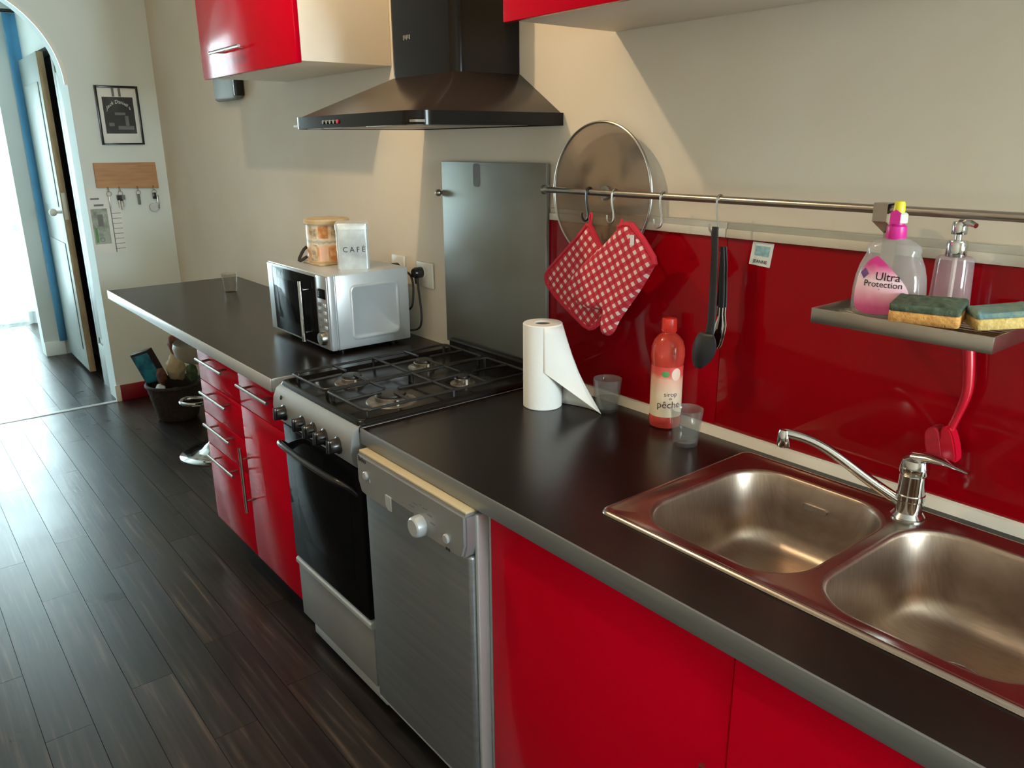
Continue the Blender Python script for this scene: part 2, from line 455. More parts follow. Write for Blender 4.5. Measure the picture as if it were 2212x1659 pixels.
# floor: slab with laid planks
fl = struct(G().box((-7.6, -4.2, -.12), (XR+.2, .2, -.008)).make('floor', 'dark_carcass'), 'dark brown wood plank floor')
pm = G().box((0, .0008, -.008), (1.2, .1242, 0)).bm
for e in pm.edges: e.smooth = True
pl_me = bpy.data.meshes.new('plank'); pm.to_mesh(pl_me); pm.free(); pl_me.materials.append(MT['dark_plank'])
def planks(x0, x1, y0, y1):
    y = y1; row = 0
    while y > y0+.01:
        y -= .125
        x = x0; first = True
        while x < x1-.02:
            ln = (.35+(row*.47) % .85) if first else 1.2
            ln = min(ln, x1-x); first = False
            o = bpy.data.objects.new('plank', pl_me); COL.objects.link(o); o.parent = fl
            o.location = (x, y, 0); o.scale = ((ln-.0012)/1.2, 1, 1)
            x += ln
        row += 1
planks(XL+.02, 2.2, -2.45, -.075)
planks(-6.9, XL-.02, -1.95, -.075)
g = G().box((XL-.02, -1.57, -.008), (XL+.02, -.49, .004), .0015)
struct(g.make('trim_1', 'alu_bright'), 'pale metal threshold strip across the arch floor')

struct(G().box((-7.6, -4.2, ZC), (XR+.2, .2, ZC+.1)).make('ceiling', 'ceiling'), 'off white plaster ceiling')
struct(G().box((XL-.2, 0, 0), (XR+.2, .2, ZC)).make('wall_back', 'wall'), 'cream painted wall behind the worktop')
struct(G().box((XL-.2, YF-.2, 0), (XR+.2, YF, ZC)).make('wall_front', 'wall'), 'cream painted wall behind the camera')
# left wall with an arched opening
YA0, YA1, RA, ZS = -.4915, -1.5715, .54, 1.95
yc = (YA0+YA1)/2
g = G()
g.box((XL-.2, YA0, 0), (XL, 0, ZC)); g.box((XL-.2, YF, 0), (XL, YA1, ZC))
NA = 32
arc = [(yc+RA*math.cos(PI*i/NA), ZS+RA*math.sin(PI*i/NA)) for i in range(NA+1)]
arc[0] = (YA0, ZS); arc[-1] = (YA1, ZS)
g.prism([(YA0, ZC)]+arc+[(YA1, ZC)], 'x', XL-.2, XL)
wl = struct(g.make('wall_left', 'end_wall', smooth=False), 'pale painted end wall with a round arched opening')
g = G()
def arcband(r0, r1, x0, x1):
    k = 40; lo = []
    for i in range(k+1):
        a = PI*i/k; c, s_ = math.cos(a), math.sin(a)
        lo.append([(x0, yc+r0*c, ZS+r0*s_), (x0, yc+r1*c, ZS+r1*s_), (x1, yc+r1*c, ZS+r1*s_), (x1, yc+r0*c, ZS+r0*s_)])
    return lo
g.loft(arcband(RA-.016, RA+.004, XL-.01, XL+.006))
struct(g.make('arch_lit_rim', 'white_paint'), 'white bead added as the lit rim of the arch top')  # added white band, stands in for light catching the arch edge
# skirting of the end wall
struct(G().box((XL, YA0+.02, 0), (XL+.015, -.001, .105), .002).make('baseboard_left', 'red_skirting'), 'dark red skirting board at the foot of the end wall')
struct(G().box((XL-.002, YA0-.012, 0), (XL+.017, YA0+.02, .11), .002).make('trim_3', 'white_paint'), 'white skirting end block beside the arch')
# right wall with the kitchen window (behind the camera)
g = G()
wy0, wy1, wz0, wz1 = -1.0, -.1, 1.0, 2.3
g.box((XR, YF, 0), (XR+.2, wy0, ZC)); g.box((XR, wy1, 0), (XR+.2, 0, ZC)); g.box((XR, wy0, 0), (XR+.2, wy1, wz0)); g.box((XR, wy0, wz1), (XR+.2, wy1, ZC))
struct(g.make('wall_right', 'wall', smooth=False), 'cream wall with the kitchen window behind the camera')
wn = G()
for a, b in (((wy0, wz0), (wy0+.06, wz1)), ((wy1-.06, wz0), (wy1, wz1)), ((wy0, wz0), (wy1, wz0+.06)), ((wy0, wz1-.06), (wy1, wz1)), (((wy0+wy1)/2-.04, wz0), ((wy0+wy1)/2+.04, wz1))):
    wn.box((XR+.06, a[0], a[1]), (XR+.11, b[0], b[1]), .004)
w1 = struct(wn.make('window_1', 'white_paint'), 'white framed kitchen window in the right hand wall')
for a, b in ((wy0+.06, (wy0+wy1)/2-.04), ((wy0+wy1)/2+.04, wy1-.06)):
    G().box((XR+.083, a, wz0+.06), (XR+.088, b, wz1-.06)).make('pane', 'pane', w1)
# hall beyond the arch
YH = -.45
g = G(); g.box((-4.23, YH, 0), (XL-.2, 0, ZC)); g.box((-5.38, YH, 2.22), (-4.23, YH+.12, ZC)); g.box((-7.4, -.62+.02, 2.75), (-5.35, 0, ZC))
struct(g.make('wall_hall', 'hall_wall', smooth=False), 'pale wall of the hall beyond the arch')
struct(G().box((-5.36, YH+.13, 0), (-4.23, YH+.40, ZC)).make('dark_gap_block', 'brown_dark'), 'dark block painted as the unlit room behind the ajar door')  # solid dark brown block gives the door gap its shade by colour
g = G(); g.box((-5.50, -.64, 0), (-5.35, .05, ZC))
we = struct(g.make('wall_hall_end', 'hall_wall', smooth=False), 'pale end wall of the hall beside the blue curtain')
struct(G().box((-5.35, -.64, 0), (-5.335, YH-.045, .115), .003).make('baseboard_hall', 'white_paint'), 'white skirting board below the blue curtain')
# hall left side and garden wall with glazed door
struct(G().box((-7.4, -2.2, 0), (XL-.2, -2.05, ZC)).make('wall_hall_left', 'hall_wall'), 'pale left side wall of the hall')
g = G(); gx = -6.9
g.box((gx-.15, -.45, 0), (gx, .05, ZC)); g.box((gx-.15, -2.1, 2.35), (gx, -.45, ZC))
struct(g.make('wall_garden', 'hall_wall', smooth=False), 'pale wall around the bright garden door')
w2 = G()
for a, b in (((-2.05, .0), (-1.98, 2.35)), ((-1.29, .0), (-1.21, 2.35)), ((-.52, .0), (-.45, 2.35)), ((-2.05, 0), (-.45, .10)), ((-2.05, 2.27), (-.45, 2.35)), ((-2.05, .85), (-.45, .92))):
    w2.box((gx-.1, a[0], a[1]), (gx-.05, b[0], b[1]), .004)
w2 = struct(w2.make('window_2', 'white_paint'), 'white framed glazed garden door flooded with daylight')
for a, b in ((-1.98, -1.29), (-1.21, -.52)):
    for c_, d_ in ((.10, .85), (.92, 2.27)):
        G().box((gx-.078, a, c_), (gx-.073, b, d_)).make('pane', 'pane', w2)

def curtain(name, m, x, y0, y1, z0, z1, amp, waves, label, rod=True):
    t = thing(name, (x, (y0+y1)/2, z0), label, 'curtain')
    rows = []
    for z in [z0+(z1-z0)*i/6 for i in range(7)]:
        rows.append([(x+amp*math.sin(waves*2*PI*k/40+z*.7), y0+(y1-y0)*k/40, z) for k in range(41)])
    solid(G().sheet(rows).make('cloth', m, t), .002)
    if rod:
        G().cyl((x, y0-.06, z1+.015), (x, y1+.03, z1+.015), .012).make('rod', 'black_plastic', t)
    return t
curtain('sheer_curtain', 'sheer', -6.7, -1.95, -.47, .02, 2.4, .045, 9, 'white sheer curtain glowing in front of the garden door')
curtain('blue_curtain', 'blue_cloth', -5.31, -.535, -.395, .118, 2.52, .010, 1.2, 'narrow blue curtain hanging beside the ajar door')

# ajar door in the hall wall
d1 = G()
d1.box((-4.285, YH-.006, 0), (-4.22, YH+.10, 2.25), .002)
d1 = struct(d1.make('trim_4', 'dimmed_door_paint'), 'door casing in the hall, white paint greyed as if in shade')
G().box((-4.20, YH-.018, .0), (-3.96, YH-.001, .30), .006).make('plinth_panel', 'dimmed_door_paint', d1)
G().box((-4.20, YH-.010, .34), (-3.96, YH-.001, 2.05), .004).make('casing_panel', 'dimmed_door_paint', d1)
dl = bpy.data.objects.new('door_1', None); COL.objects.link(dl); dl.location = (-5.30, YH-.012, 0); dl.rotation_euler = (0, 0, math.radians(-1.0))
struct(dl, 'old cream wooden door standing ajar in the hall')
G().box((0, -.02, .03), (.79, .02, 2.2), .003).make('door_leaf', 'dimmed_door_paint', dl, local=True)
G().box((.79, -.021, .03), (.795, .021, 2.2), .001).make('leaf_edge', 'old_wood', dl, local=True)
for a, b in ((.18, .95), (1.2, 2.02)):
    G().box((.1, -.026, a), (.69, -.019, b), .004).make('panel', 'dimmed_door_paint', dl, local=True)
G().box((.792, -.012, 1.12), (.798, .012, 1.30), .001).make('lock_plate', 'white_plastic', dl, local=True)
h = G().cyl((.73, -.02, 1.17), (.73, -.055, 1.17), .010); h.ball((.73, -.07, 1.17), .026)
h.make('door_knob', 'white_plastic', dl, local=True)

# =================================================================== CEILING LAMP (the warm light of the room)
LX, LY, LZ = -.475, -1.17, 2.70
lp = thing('ceiling_lamp', (LX, LY, ZC), 'bare bulb ceiling lamp hanging above the cooker side', 'lamp')
G().lathe([(.05, -.03), (.05, -.008), (.045, 0)], (LX, LY, ZC), 24).make('ceiling_rose', 'white_plastic', lp)
G().cyl((LX, LY, ZC-.03), (LX, LY, LZ+.10), .004, n=8).make('cord', 'white_plastic', lp)
G().lathe([(.012, .10), (.02, .095), (.02, .055), (.016, .05)], (LX, LY, LZ), 20).make('lamp_holder', 'white_plastic', lp)
G().lathe([(.013, .052), (.016, .035), (.028, .018), (.032, 0), (.028, -.018), (.016, -.029), (.002, -.032)], (LX, LY, LZ), 24).make('glass_bulb', 'pane', lp)
ld = bpy.data.lights.new('bulb_light', 'POINT'); ld.energy = 49; ld.color = (1.0, .71, .44); ld.shadow_soft_size = .026
lo = bpy.data.objects.new('bulb_light', ld); COL.objects.link(lo); lo.parent = lp; lo.location = (0, 0, LZ-ZC)

# =================================================================== WORKTOPS
H = .90; TH = .042; DF = -.671
wf = thing('worktop', (-1.6, -.33, H-TH), 'far stretch of dark worktop reaching out as a breakfast bar', 'worktop')
G().box((-2.664, DF+.003, H-TH), (-.583, -.001, H)).box((-.583, -.575, H-TH), (-.514, -.001, H)).make('slab', 'worktop', wf, smooth=False)
G().box((-2.667, DF-.001, H-TH), (-.580, DF+.004, H+.0006), .0012).make('front_edge', 'alu_bright', wf, label='pale metal edging along the front')
G().box((-.584, DF+.004, H-TH), (-.580, -.575, H+.0006), .0012).make('end_edge', 'alu_bright', wf)
G().box((-2.668, DF+.004, H-TH), (-2.664, -.002, H+.0006), .0012).make('end_edge', 'alu_bright', wf)

wn_ = thing('worktop', (.9, -.33, H-TH), 'near stretch of dark worktop with the sink let into it', 'worktop')
SX0, SX1, SY0, SY1 = .737, 1.56, -.541, -.052
XE = 2.35
g = G()
g.box((.002, DF+.003, H-TH), (SX0+.02, -.001, H)); g.box((SX1-.02, DF+.003, H-TH), (XE, -.001, H))
g.box((SX0+.02, DF+.003, H-TH), (SX1-.02, SY0+.02, H)); g.box((SX0+.02, SY1-.02, H-TH), (SX1-.02, -.001, H))
g.make('slab', 'worktop', wn_, smooth=False)
G().box((0, DF-.001, H-TH), (XE, DF+.004, H+.0006), .0012).make('front_edge', 'alu', wn_, label='grey metal edging along the front')
G().box((-.001, DF+.004, H-TH), (.003, -.04, H+.0006), .0012).make('end_edge', 'alu', wn_)
G().prism([(-.022, H), (-.004, H), (-.004, H+.022), (-.012, H+.020)], 'x', 0.02, XE).make('upstand_strip', 'trim_white', wn_, label='pale sealing strip along the back')

# =================================================================== SINK
sk = thing('sink', (1.14, -.3, H), 'double bowl stainless steel sink set in the near worktop', 'sink')
B1 = (.792, 1.128, -.497, -.105); B2 = (1.162, 1.500, -.497, -.105)
k = 8
def zl(pts, z): return [(x, y, z) for x, y in pts]
def rl(x0, x1, y0, y1, o, r, z): return zl(rrect(x0+o, x1-o, y0+o, y1-o, max(r-o*.6, .004), k), z)
g = G()
g.loft([rl(SX0, SX1, SY0, SY1, 0, .022, H+.0008), rl(SX0, SX1, SY0, SY1, .003, .022, H+.0062), rl(SX0, SX1, SY0, SY1, .008, .022, H+.0072),
        rl(SX0, SX1, SY0, SY1, .014, .022, H+.0058), rl(SX0, SX1, SY0, SY1, .019, .022, H+.0036)], False, False)
bm = g.bm
outer = rl(SX0, SX1, SY0, SY1, .019, .022, H+.0036)
ho1 = rl(*B1, -.008, .095, H+.0036); ho2 = rl(*B2, -.008, .095, H+.0036)
t = bmesh.new(); eds = []
for lpz in (outer, ho1, ho2):
    vs = [t.verts.new(p) for p in lpz]
    for i in range(len(vs)): eds.append(t.edges.new((vs[i], vs[(i+1) % len(vs)])))
bmesh.ops.triangle_fill(t, use_beauty=True, use_dissolve=False, edges=eds)
g.merge(t)
bmesh.ops.remove_doubles(g.bm, verts=g.bm.verts[:], dist=1e-5)
g.make('rim', 'sink_steel', sk, ang=.9)
for B in (B1, B2):
    g = G(); DZ = .165; loops = []
    for o, z in ((-.008, .0036), (-.004, .003), (-.001, .0005), (.001, -.006), (.006, -.07), (.012, -.12), (.018, -.142), (.030, -.156), (.050, -.163), (.075, -.165)):
        x0, x1, y0, y1 = B; r = .095 if o < .012 else .095-(o-.012)*.25
        loops.append(zl(rrect(x0+o, x1-o, y0+o, y1-o, r, k), H+z))
    cx, cy = (B[0]+B[1])/2, (B[2]+B[3])/2+.02
    n = len(loops[0])
    fl_ = loops[-1]
    for s_ in (.6, .3):
        loops.append([(cx+(p[0]-cx)*s_, cy+(p[1]-cy)*s_, H-.166-.002*(1-s_)) for p in fl_])
    g.loft(loops, False, True)
    bo = g.make('bowl', 'bowl_steel', sk, ang=1.2)
    dz = H-.1665
    g = G().lathe([(.0, .004), (.012, .004), (.016, .002), (.034, .002), (.040, .0045), (.044, .003), (.045, .0005)], (cx, cy, dz), 28, False, False)
    g.make('drain', 'chrome', bo)
# overflow slot of the left bowl
G().prism(rrect(.93, .985, H-.052, H-.040, .0055, 4), 'y', -.1155, -.109).make('overflow', 'chrome', sk)

# faucet
fc = thing('mixer_tap', (1.14, -.098, H+.004), 'chrome single lever mixer tap behind the sink', 'tap')
FX, FY = 1.14, -.098
G().lathe([(.030, 0), (.031, .004), (.026, .010), (.0245, .012), (.0245, .036), (.026, .038), (.026, .048), (.0245, .050), (.0245, .088), (.023, .090)], (FX, FY, H+.0036), 28).make('body', 'chrome', fc)
g = G(); g.lathe([(.024, .0), (.0265, .004), (.027, .016), (.024, .030), (.015, .038), (.003, .040)], (FX, FY, H+.093), 28)
g.make('cap', 'chrome', fc)
lev = G()
pth = [(FX-.005, FY, H+.126), (FX+.025, FY-.003, H+.134), (FX+.055, FY-.007, H+.136), (FX+.080, FY-.010, H+.133), (FX+.099, FY-.012, H+.130)]
loops = []
for i, p in enumerate(pth):
    w = (.018, .017, .015, .012, .008)[i]; h_ = (.012, .009, .006, .004, .002)[i]
    loops.append([(p[0], p[1]+w*math.cos(a), p[2]+h_*math.sin(a)) for a in [2*PI*q/14 for q in range(14)]])
lev.loft(loops).make('lever', 'chrome', fc)
sp = [(FX-.012, FY-.006, H+.030), (FX-.06, FY-.030, H+.060), (FX-.112, FY-.054, H+.098), (FX-.146, FY-.070, H+.121), (FX-.180, FY-.085, H+.134), (FX-.210, FY-.099, H+.1385), (FX-.216, FY-.101, H+.1385)]
g = G().tube(sp, [.0115, .011, .0105, .010, .0095, .0095, .0095], 14, smooth=2)
spo = g.make('spout', 'chrome', fc)
G().lathe([(.0115, -.026), (.0125, -.024), (.0125, .004), (.010, .010), (.004, .012)], (FX-.218, FY-.102, H+.135), 20).make('aerator', 'chrome', spo)

# =================================================================== BASE CABINETS
DY = -.645     # carcass front plane
def bar_handle(p, q, parent, stand=.032, r=.006, n=12, inset=.18, mm='satin_metal'):
    p, q = Vector(p), Vector(q); d = q-p
    g = G().cyl(p, q, r, n=n)
    for f in (inset, 1-inset):
        c = p+d*f; g.cyl(c, c+Vector((0, stand, 0)), r*.72, n=10)
    return g.make('handle', mm, parent)
cb = thing('base_cabinet', (-.96, -.33, 0), 'red gloss base cabinet with four drawers and a door under the far worktop', 'cabinet')
CX0, CX1, CM = -1.385, -.545, -.952
G().box((CX0+.002, DY+.02, .10), (CX1-.002, -.02, H-TH)).make('carcass', 'carcass', cb)
G().box((CX0+.01, DY+.09, 0), (CX1-.01, DY+.105, .10)).make('plinth', 'dark_carcass', cb)
zz = (.853, .716, .580, .446, .112)
for i in range(4):
    d = G().box((CX0, DY, zz[i+1]+.0015), (CM-.0015, DY+.019, zz[i]-.0015), .0012).make('drawer', 'red_gloss', cb)
    hz = (.822, .688, .556, .424)[i]
    bar_handle((-1.293, DY-.036, hz), (-1.018, DY-.036, hz), d, stand=.036)
d = G().box((CM+.0015, DY, .716+.0015), (CX1, DY+.019, .853-.0015), .0012).make('drawer', 'red_gloss', cb)
bar_handle((-.872, DY-.036, .815), (-.605, DY-.036, .815), d, stand=.036)
d = G().box((CM+.0015, DY, .112), (CX1, DY+.019, .716-.0015), .0012).make('door', 'red_gloss', cb)
bar_handle((-.912, DY-.036, .572), (-.912, DY-.036, .318), d, stand=.036)

sc_ = thing('sink_cabinet', (1.2, -.33, 0), 'red gloss double door cabinet beneath the sink', 'cabinet')
G().box((.522, DY+.02, .10), (1.755, DY+.034, H-TH)).make('carcass', 'carcass', sc_)
for xa in (.522, 1.739): G().box((xa, DY+.034, .10), (xa+.016, -.02, H-TH)).make('side_panel', 'carcass', sc_)
G().box((.54, DY+.034, .10), (1.738, -.02, .116)).make('bottom_panel', 'carcass', sc_)
G().box((.53, DY+.09, 0), (1.75, DY+.105, .10)).make('plinth', 'dark_carcass', sc_)
d = G().box((.520, DY, .112), (1.143, DY+.019, .853), .002).make('door', 'red_gloss', sc_)
bar_handle((1.124, DY-.036, .640), (1.124, DY-.036, .38), d, stand=.036)
d = G().box((1.151, DY-.010, .112), (1.757, DY+.009, .853), .002).make('door', 'red_gloss', sc_)
bar_handle((1.70, DY-.046, .665), (1.70, DY-.046, .41), d, stand=.036)

# =================================================================== DISHWASHER
dw = thing('dishwasher', (.26, -.33, 0), 'silver freestanding dishwasher between the cooker and the red sink cabinet', 'dishwasher')
PX0, PX1, PY = .024, .502, -.700
G().box((.020, -.640, .03), (.512, -.05, .848), .004).make('body', 'silver_light', dw)
G().box((.028, -.684, .105), (.496, -.645, .745), .010, 3).make('door', 'steel', dw)
G().box((.497, -.672, .10), (.508, -.641, .845), .003).make('side_trim', 'silver_light', dw)
pts = [(PX0, .850), (PX0, .775), (PX0+.016, .742), (PX0+.05, .738), (PX1-.05, .738), (PX1-.012, .742), (PX1, .775), (PX1, .850)]
cp = G().prism(pts, 'y', PY, -.645, .006).make('control_panel', 'silver_plastic', dw)
G().box((PX0+.004, PY+.006, .8495), (PX1-.004, -.650, .8565), .003).make('top_strip', 'cream_plastic', dw, label='yellowed cream strip along the top edge')
G().lathe([(.026, 0), (.026, .010), (.024, .022), (.020, .025)], (0, 0, 0), 28).move(T(.328, PY, .762) @ Matrix.Rotation(PI/2, 4, 'X')).make('program_knob', 'silver_light', cp)
for x, z, r in ((.072, .800, .011), (.432, .770, .011)):
    G().lathe([(r, 0), (r, .004), (r*.8, .006)], (0, 0, 0), 18).move(T(x, PY, z) @ Matrix.Rotation(PI/2, 4, 'X')).make('button', 'silver_light', cp)
G().box((.088, PY-.001, .787), (.093, PY+.002, .795)).make('indicator', 'silver_light', cp)
for x in (.428, .437): G().box((x, PY-.001, .742), (x+.005, PY+.002, .748)).make('indicator', 'ink_black', cp)
G().prism([(.168, .781), (.296, .781), (.290, .748), (.180, .744), (.168, .756)], 'y', PY-.0012, PY+.004).make('grip_recess', 'steel', cp, label='shaded finger recess for opening the door')
G().prism([(.168, .783), (.196, .783), (.196, .745), (.180, .744), (.168, .756)], 'y', PY-.003, PY+.003, .001).make('grip_lip', 'silver_light', cp)
text('brand_mark', 'Beko', .020, 'ink_black', cp, T(.056-.26, PY-.0006+.33, .838) @ RX)
for i in range(6):
    a = -.9+i*.42
    G().box((.328+.052*math.sin(a)-.010, PY-.0008, .766+.046*math.cos(a)), (.328+.052*math.sin(a)+.010, PY+.002, .766+.046*math.cos(a)+.003)).make('program_mark', 'ink_grey', cp)
G().box((.045, -.60, .0), (.49, -.585, .10)).make('kick_plate', 'silver_plastic', dw)
G().box((.03, -.680, .098), (.494, -.655, .104), .001).make('door_foot_trim', 'silver_light', dw)

# =================================================================== COOKER
ck = thing('cooker', (-.255, -.33, 0), 'freestanding gas cooker with black hob and silver front between the two worktops', 'cooker')
KX0, KX1 = -.506, -.006
G().box((KX0, -.63, .035), (KX1, -.03, .885), .003).make('body', 'silver_plastic', ck)
# hob tray
g = G()
g.box((KX0-.004, -.672, .882), (KX1+.004, -.018, .906), .008, 3)
hb = g.make('hob', 'black_enamel', ck)
g = G()
ring = [rl(KX0-.004, KX1+.004, -.672, -.018, 0, .02, .905), rl(KX0-.004, KX1+.004, -.672, -.018, .004, .02, .914), rl(KX0-.004, KX1+.004, -.672, -.018, .012, .02, .916), rl(KX0-.004, KX1+.004, -.672, -.018, .022, .02, .906)]
g.loft(ring, False, False); g.make('hob_lip', 'black_enamel', hb, ang=1.)
for x, y, r in ((-.365, -.500, .034), (-.130, -.500, .047), (-.372, -.235, .034), (-.140, -.245, .025)):
    b = G().lathe([(r*1.55, 0), (r*1.5, .003), (r*1.1, .004), (r, .006), (r, .016), (r*.9, .018)], (x, y, .906), 28).make('burner', 'burner_metal', hb)
    G().lathe([(r*.86, 0), (r*.9, .003), (r*.86, .008), (r*.5, .010), (.001, .010)], (x, y, .9235), 28).make('burner_cap', 'cast_iron', hb)
    for q in range(18):
        a = 2*PI*q/18
    G().cyl((x+r*1.25, y-r*.3, .907), (x+r*1.25, y-r*.3, .924), .0035, n=8).make('igniter', 'white_plastic', hb)
ZG = .934
for x0, x1 in ((-.486, -.262), (-.250, -.026)):
    g = G(); y0, y1 = -.640, -.075; rr = .0042
    lp_ = [(x, y, ZG) for x, y in rrect(x0, x1, y0, y1, .02, 4)]
    g.tube(lp_, rr, 8, closed=True)
    xm = (x0+x1)/2; ym = (y0+y1)/2
    g.tube([(x0, ym, ZG), (x1, ym, ZG)], rr, 8)
    for yb in (-.500, -.238):
        g.tube([(x0, yb, ZG), (xm-.028, yb, ZG+.002)], rr, 8); g.tube([(xm+.028, yb, ZG+.002), (x1, yb, ZG)], rr, 8)
        g.tube([(xm, yb-.028, ZG+.002), (xm, y0 if yb < -.4 else ym, ZG)], rr, 8); g.tube([(xm, yb+.028, ZG+.002), (xm, ym if yb < -.4 else y1, ZG)], rr, 8)
    for fx, fy in ((x0+.012, y0+.012), (x1-.012, y0+.012), (x0+.012, y1-.012), (x1-.012, y1-.012), (x0, ym), (x1, ym)):
        g.cyl((fx, fy, .906), (fx, fy, ZG), .005, n=8)
    g.make('pan_support', 'cast_iron', ck)
# back rail
g = G().box((KX0, -.045, .885), (KX1, -.020, .950), .009, 3); g.make('back_rail', 'black_enamel', ck)
# control panel: bulging profile along x
prof = [(-.640, .900), (-.668, .904), (-.684, .894), (-.695, .870), (-.699, .842), (-.696, .812), (-.685, .792), (-.668, .784), (-.640, .784)]
cp2 = G().prism(prof, 'x', KX0, KX1).make('control_panel', 'silver_plastic', ck)
for x in (-.428, -.300, -.228, -.160, -.080):
    g = G().lathe([(.024, -.004), (.024, .003), (.020, .006), (.0185, .024), (.016, .028)], (0, 0, 0), 24)
    g.box((-.006, -.0185, .02), (.006, .0185, .034), .003)
    M = T(x, -.697, .836) @ Matrix.Rotation(PI/2-.05, 4, 'X')
    g.move(M).make('knob', 'black_plastic', cp2)
for x in (-.455,):
    G().ball((x, -.692, .873), .010, (1, .35, 1)).make('button', 'black_plastic', cp2)
od = G().box((KX0+.003, -.676, .322), (KX1-.003, -.632, .780), .006).make('oven_door', 'black_glass', ck)
G().box((KX0+.07, -.6775, .42), (KX1-.07, -.674, .68), .001).make('window_pane', 'black_glass', od)
hx0, hx1 = KX0+.03, KX1-.03
hp = [(hx0, -.672, .700), (hx0+.004, -.690, .722), (hx0+.02, -.712, .738), (hx0+.06, -.722, .742), ((hx0+hx1)/2, -.726, .742), (hx1-.06, -.722, .742), (hx1-.02, -.712, .738), (hx1-.004, -.690, .722), (hx1, -.672, .700)]
G().tube(hp, .009, 12, smooth=2).make('handle', 'black_plastic', od)
dr = G().box((KX0+.002, -.668, .100), (KX1-.002, -.632, .292), .004).make('drawer', 'silver_plastic', ck)
G().prism([(-.668, .290), (-.676, .296), (-.676, .310), (-.664, .318), (-.640, .318), (-.640, .290)], 'x', KX0+.002, KX1-.002, .0015).make('drawer_lip', 'silver_light', dr)
G().box((KX0+.02, -.640, .022), (KX1-.0, -.615, .062), .003).make('toe_strip', 'silver_light', ck)
for x in (KX0+.05, KX1-.05):
    for y in (-.57, -.09): G().cyl((x, y, 0), (x, y, .04), .018, n=14).make('foot', 'black_plastic', ck)

# =================================================================== HOOD
hd = thing('cooker_hood', (-.32, -.12, 1.648), 'black chimney cooker hood mounted above the hob', 'hood')
HX0, HX1, HY, HZ = -.672, .034, -.489, 1.648
def hl(x0, x1, y0, r, z, k=8):
    o = [(x0, -.002, z), (x1, -.002, z)]
    o = [(x1, -.002, z)]
    o = [(x0, -.002, z)]
    for i in range(k+1):
        a = PI+PI/2*i/k; o.append((x0+r+r*math.cos(a), y0+r+r*math.sin(a), z))
    for i in range(k+1):
        a = 1.5*PI+PI/2*i/k; o.append((x1-r+r*math.cos(a), y0+r+r*math.sin(a), z))
    o.append((x1, -.002, z)); return o
g = G(); g.loft([hl(HX0, HX1, HY, .055, HZ), hl(HX0, HX1, HY, .055, HZ+.034)], False, False)
g.loft([hl(HX0, HX1, HY, .055, HZ+.034), hl(HX0+.010, HX1-.010, HY+.010, .050, HZ+.034)], False, False)
g.make('band', 'hood_band', hd)
CHX0, CHX1, CHY = -.506, -.157, -.228
g = G(); g.loft([hl(HX0+.010, HX1-.010, HY+.010, .050, HZ+.034), hl(CHX0-.004, CHX1+.004, CHY-.004, .035, HZ+.145)], False, True)
g.make('canopy', 'hood_body', hd)
g = G(); g.loft([hl(CHX0, CHX1, CHY, .03, HZ+.145), hl(CHX0, CHX1, CHY, .03, 2.86)], True, True)
chm = g.make('chimney', 'hood_band', hd)
for i in range(5): G().box((-.420+i*.008, CHY-.0012, 1.895+(.003 if i % 2 else 0)), (-.415+i*.008, CHY+.001, 1.908)).make('brand_mark', 'ink_grey', chm)
G().box((HX0+.004, HY+.006, HZ+.006), (HX1-.004, -.004, HZ+.012)).make('underside', 'filter_metal', hd)
for i in range(2):
    x0 = HX0+.05+i*.31
    f = G().box((x0, -.43, HZ+.001), (x0+.29, -.08, HZ+.007), .002).make('filter', 'filter_metal', hd)
for x in (-.60, -.03): G().cyl((x, -.445, HZ+.0), (x, -.445, HZ+.007), .022, n=20).make('spotlight', 'white_plastic', hd)
for i in range(5): G().cyl((-.448+i*.022, HY-.004, HZ+.016), (-.448+i*.022, HY+.004, HZ+.016), .0055, n=12).make('button', 'chrome' if i < 4 else 'red_plastic', hd)

# =================================================================== WALL CABINETS
def wall_cab(name, x0, x1, hx, label):
    t = thing(name, ((x0+x1)/2, -.18, 1.867), label, 'cabinet')
    G().box((x0+.001, -.342, 1.869), (x1-.001, -.001, 2.62), .001).make('carcass', 'carcass', t)
    d = G().box((x0, -.361, 1.863), (x1, -.343, 2.62), .0015).make('door', 'red_gloss', t)
    if hx: bar_handle((hx[0], -.397, 1.947), (hx[1], -.397, 1.947), d, stand=.036)
    return t
wall_cab('wall_cabinet', -1.782, -.875, (-1.575, -1.270), 'red fronted wall cabinet left of the black hood')
wall_cab('wall_cabinet', .223, 1.42, (.68, .98), 'red fronted wall cabinet right of the black hood')

# =================================================================== SPLASHBACKS, RAIL
for a, b, l in ((-.020, .609, 'red gloss splashback panel behind the paper roll'), (.6105, 1.95, 'red gloss splashback panel behind the sink')):
    tag(G().box((a, -.005, H+.023), (b, -.0005, 1.387), .0008).make('splashback_panel', 'red_panel', loc=((a+b)/2, -.003, H)), l, 'panel')
t = thing('cable_duct', (.9, -.01, 1.387), 'cream cable duct running along the top of the red splashback', 'duct')
for a, b in ((-.01, .609), (.6105, 1.95)):
    G().box((a, -.014, 1.388), (b, -.0005, 1.408), .002).make('duct_lower', 'trim_white', t)
    G().box((a, -.009, 1.4075), (b, -.0005, 1.422), .002).make('duct_upper', 'trim_white', t)
sp = tag(G().box((-.552, -.020, .928), (-.016, -.006, 1.546), .002).make('steel_splashback', 'steel_panel', loc=(-.28, -.01, .93)), 'dull grey steel splashback plate behind the hob', 'panel')
G().prism(rrect(-.370, -.338, 1.470, 1.542, .010, 4), 'y', -.0212, -.0195).make('hook_slot', 'ink_grey', sp)
g = G().cyl((-.556, -.034, 1.443), (-.556, -.001, 1.443), .006, n=12); g.ball((-.560, -.030, 1.443), .012)
tag(g.make('rail_end_knob', 'satin_metal', loc=(-.556, -.02, 1.443)), 'small metal knob at the left edge of the steel splashback', 'knob')

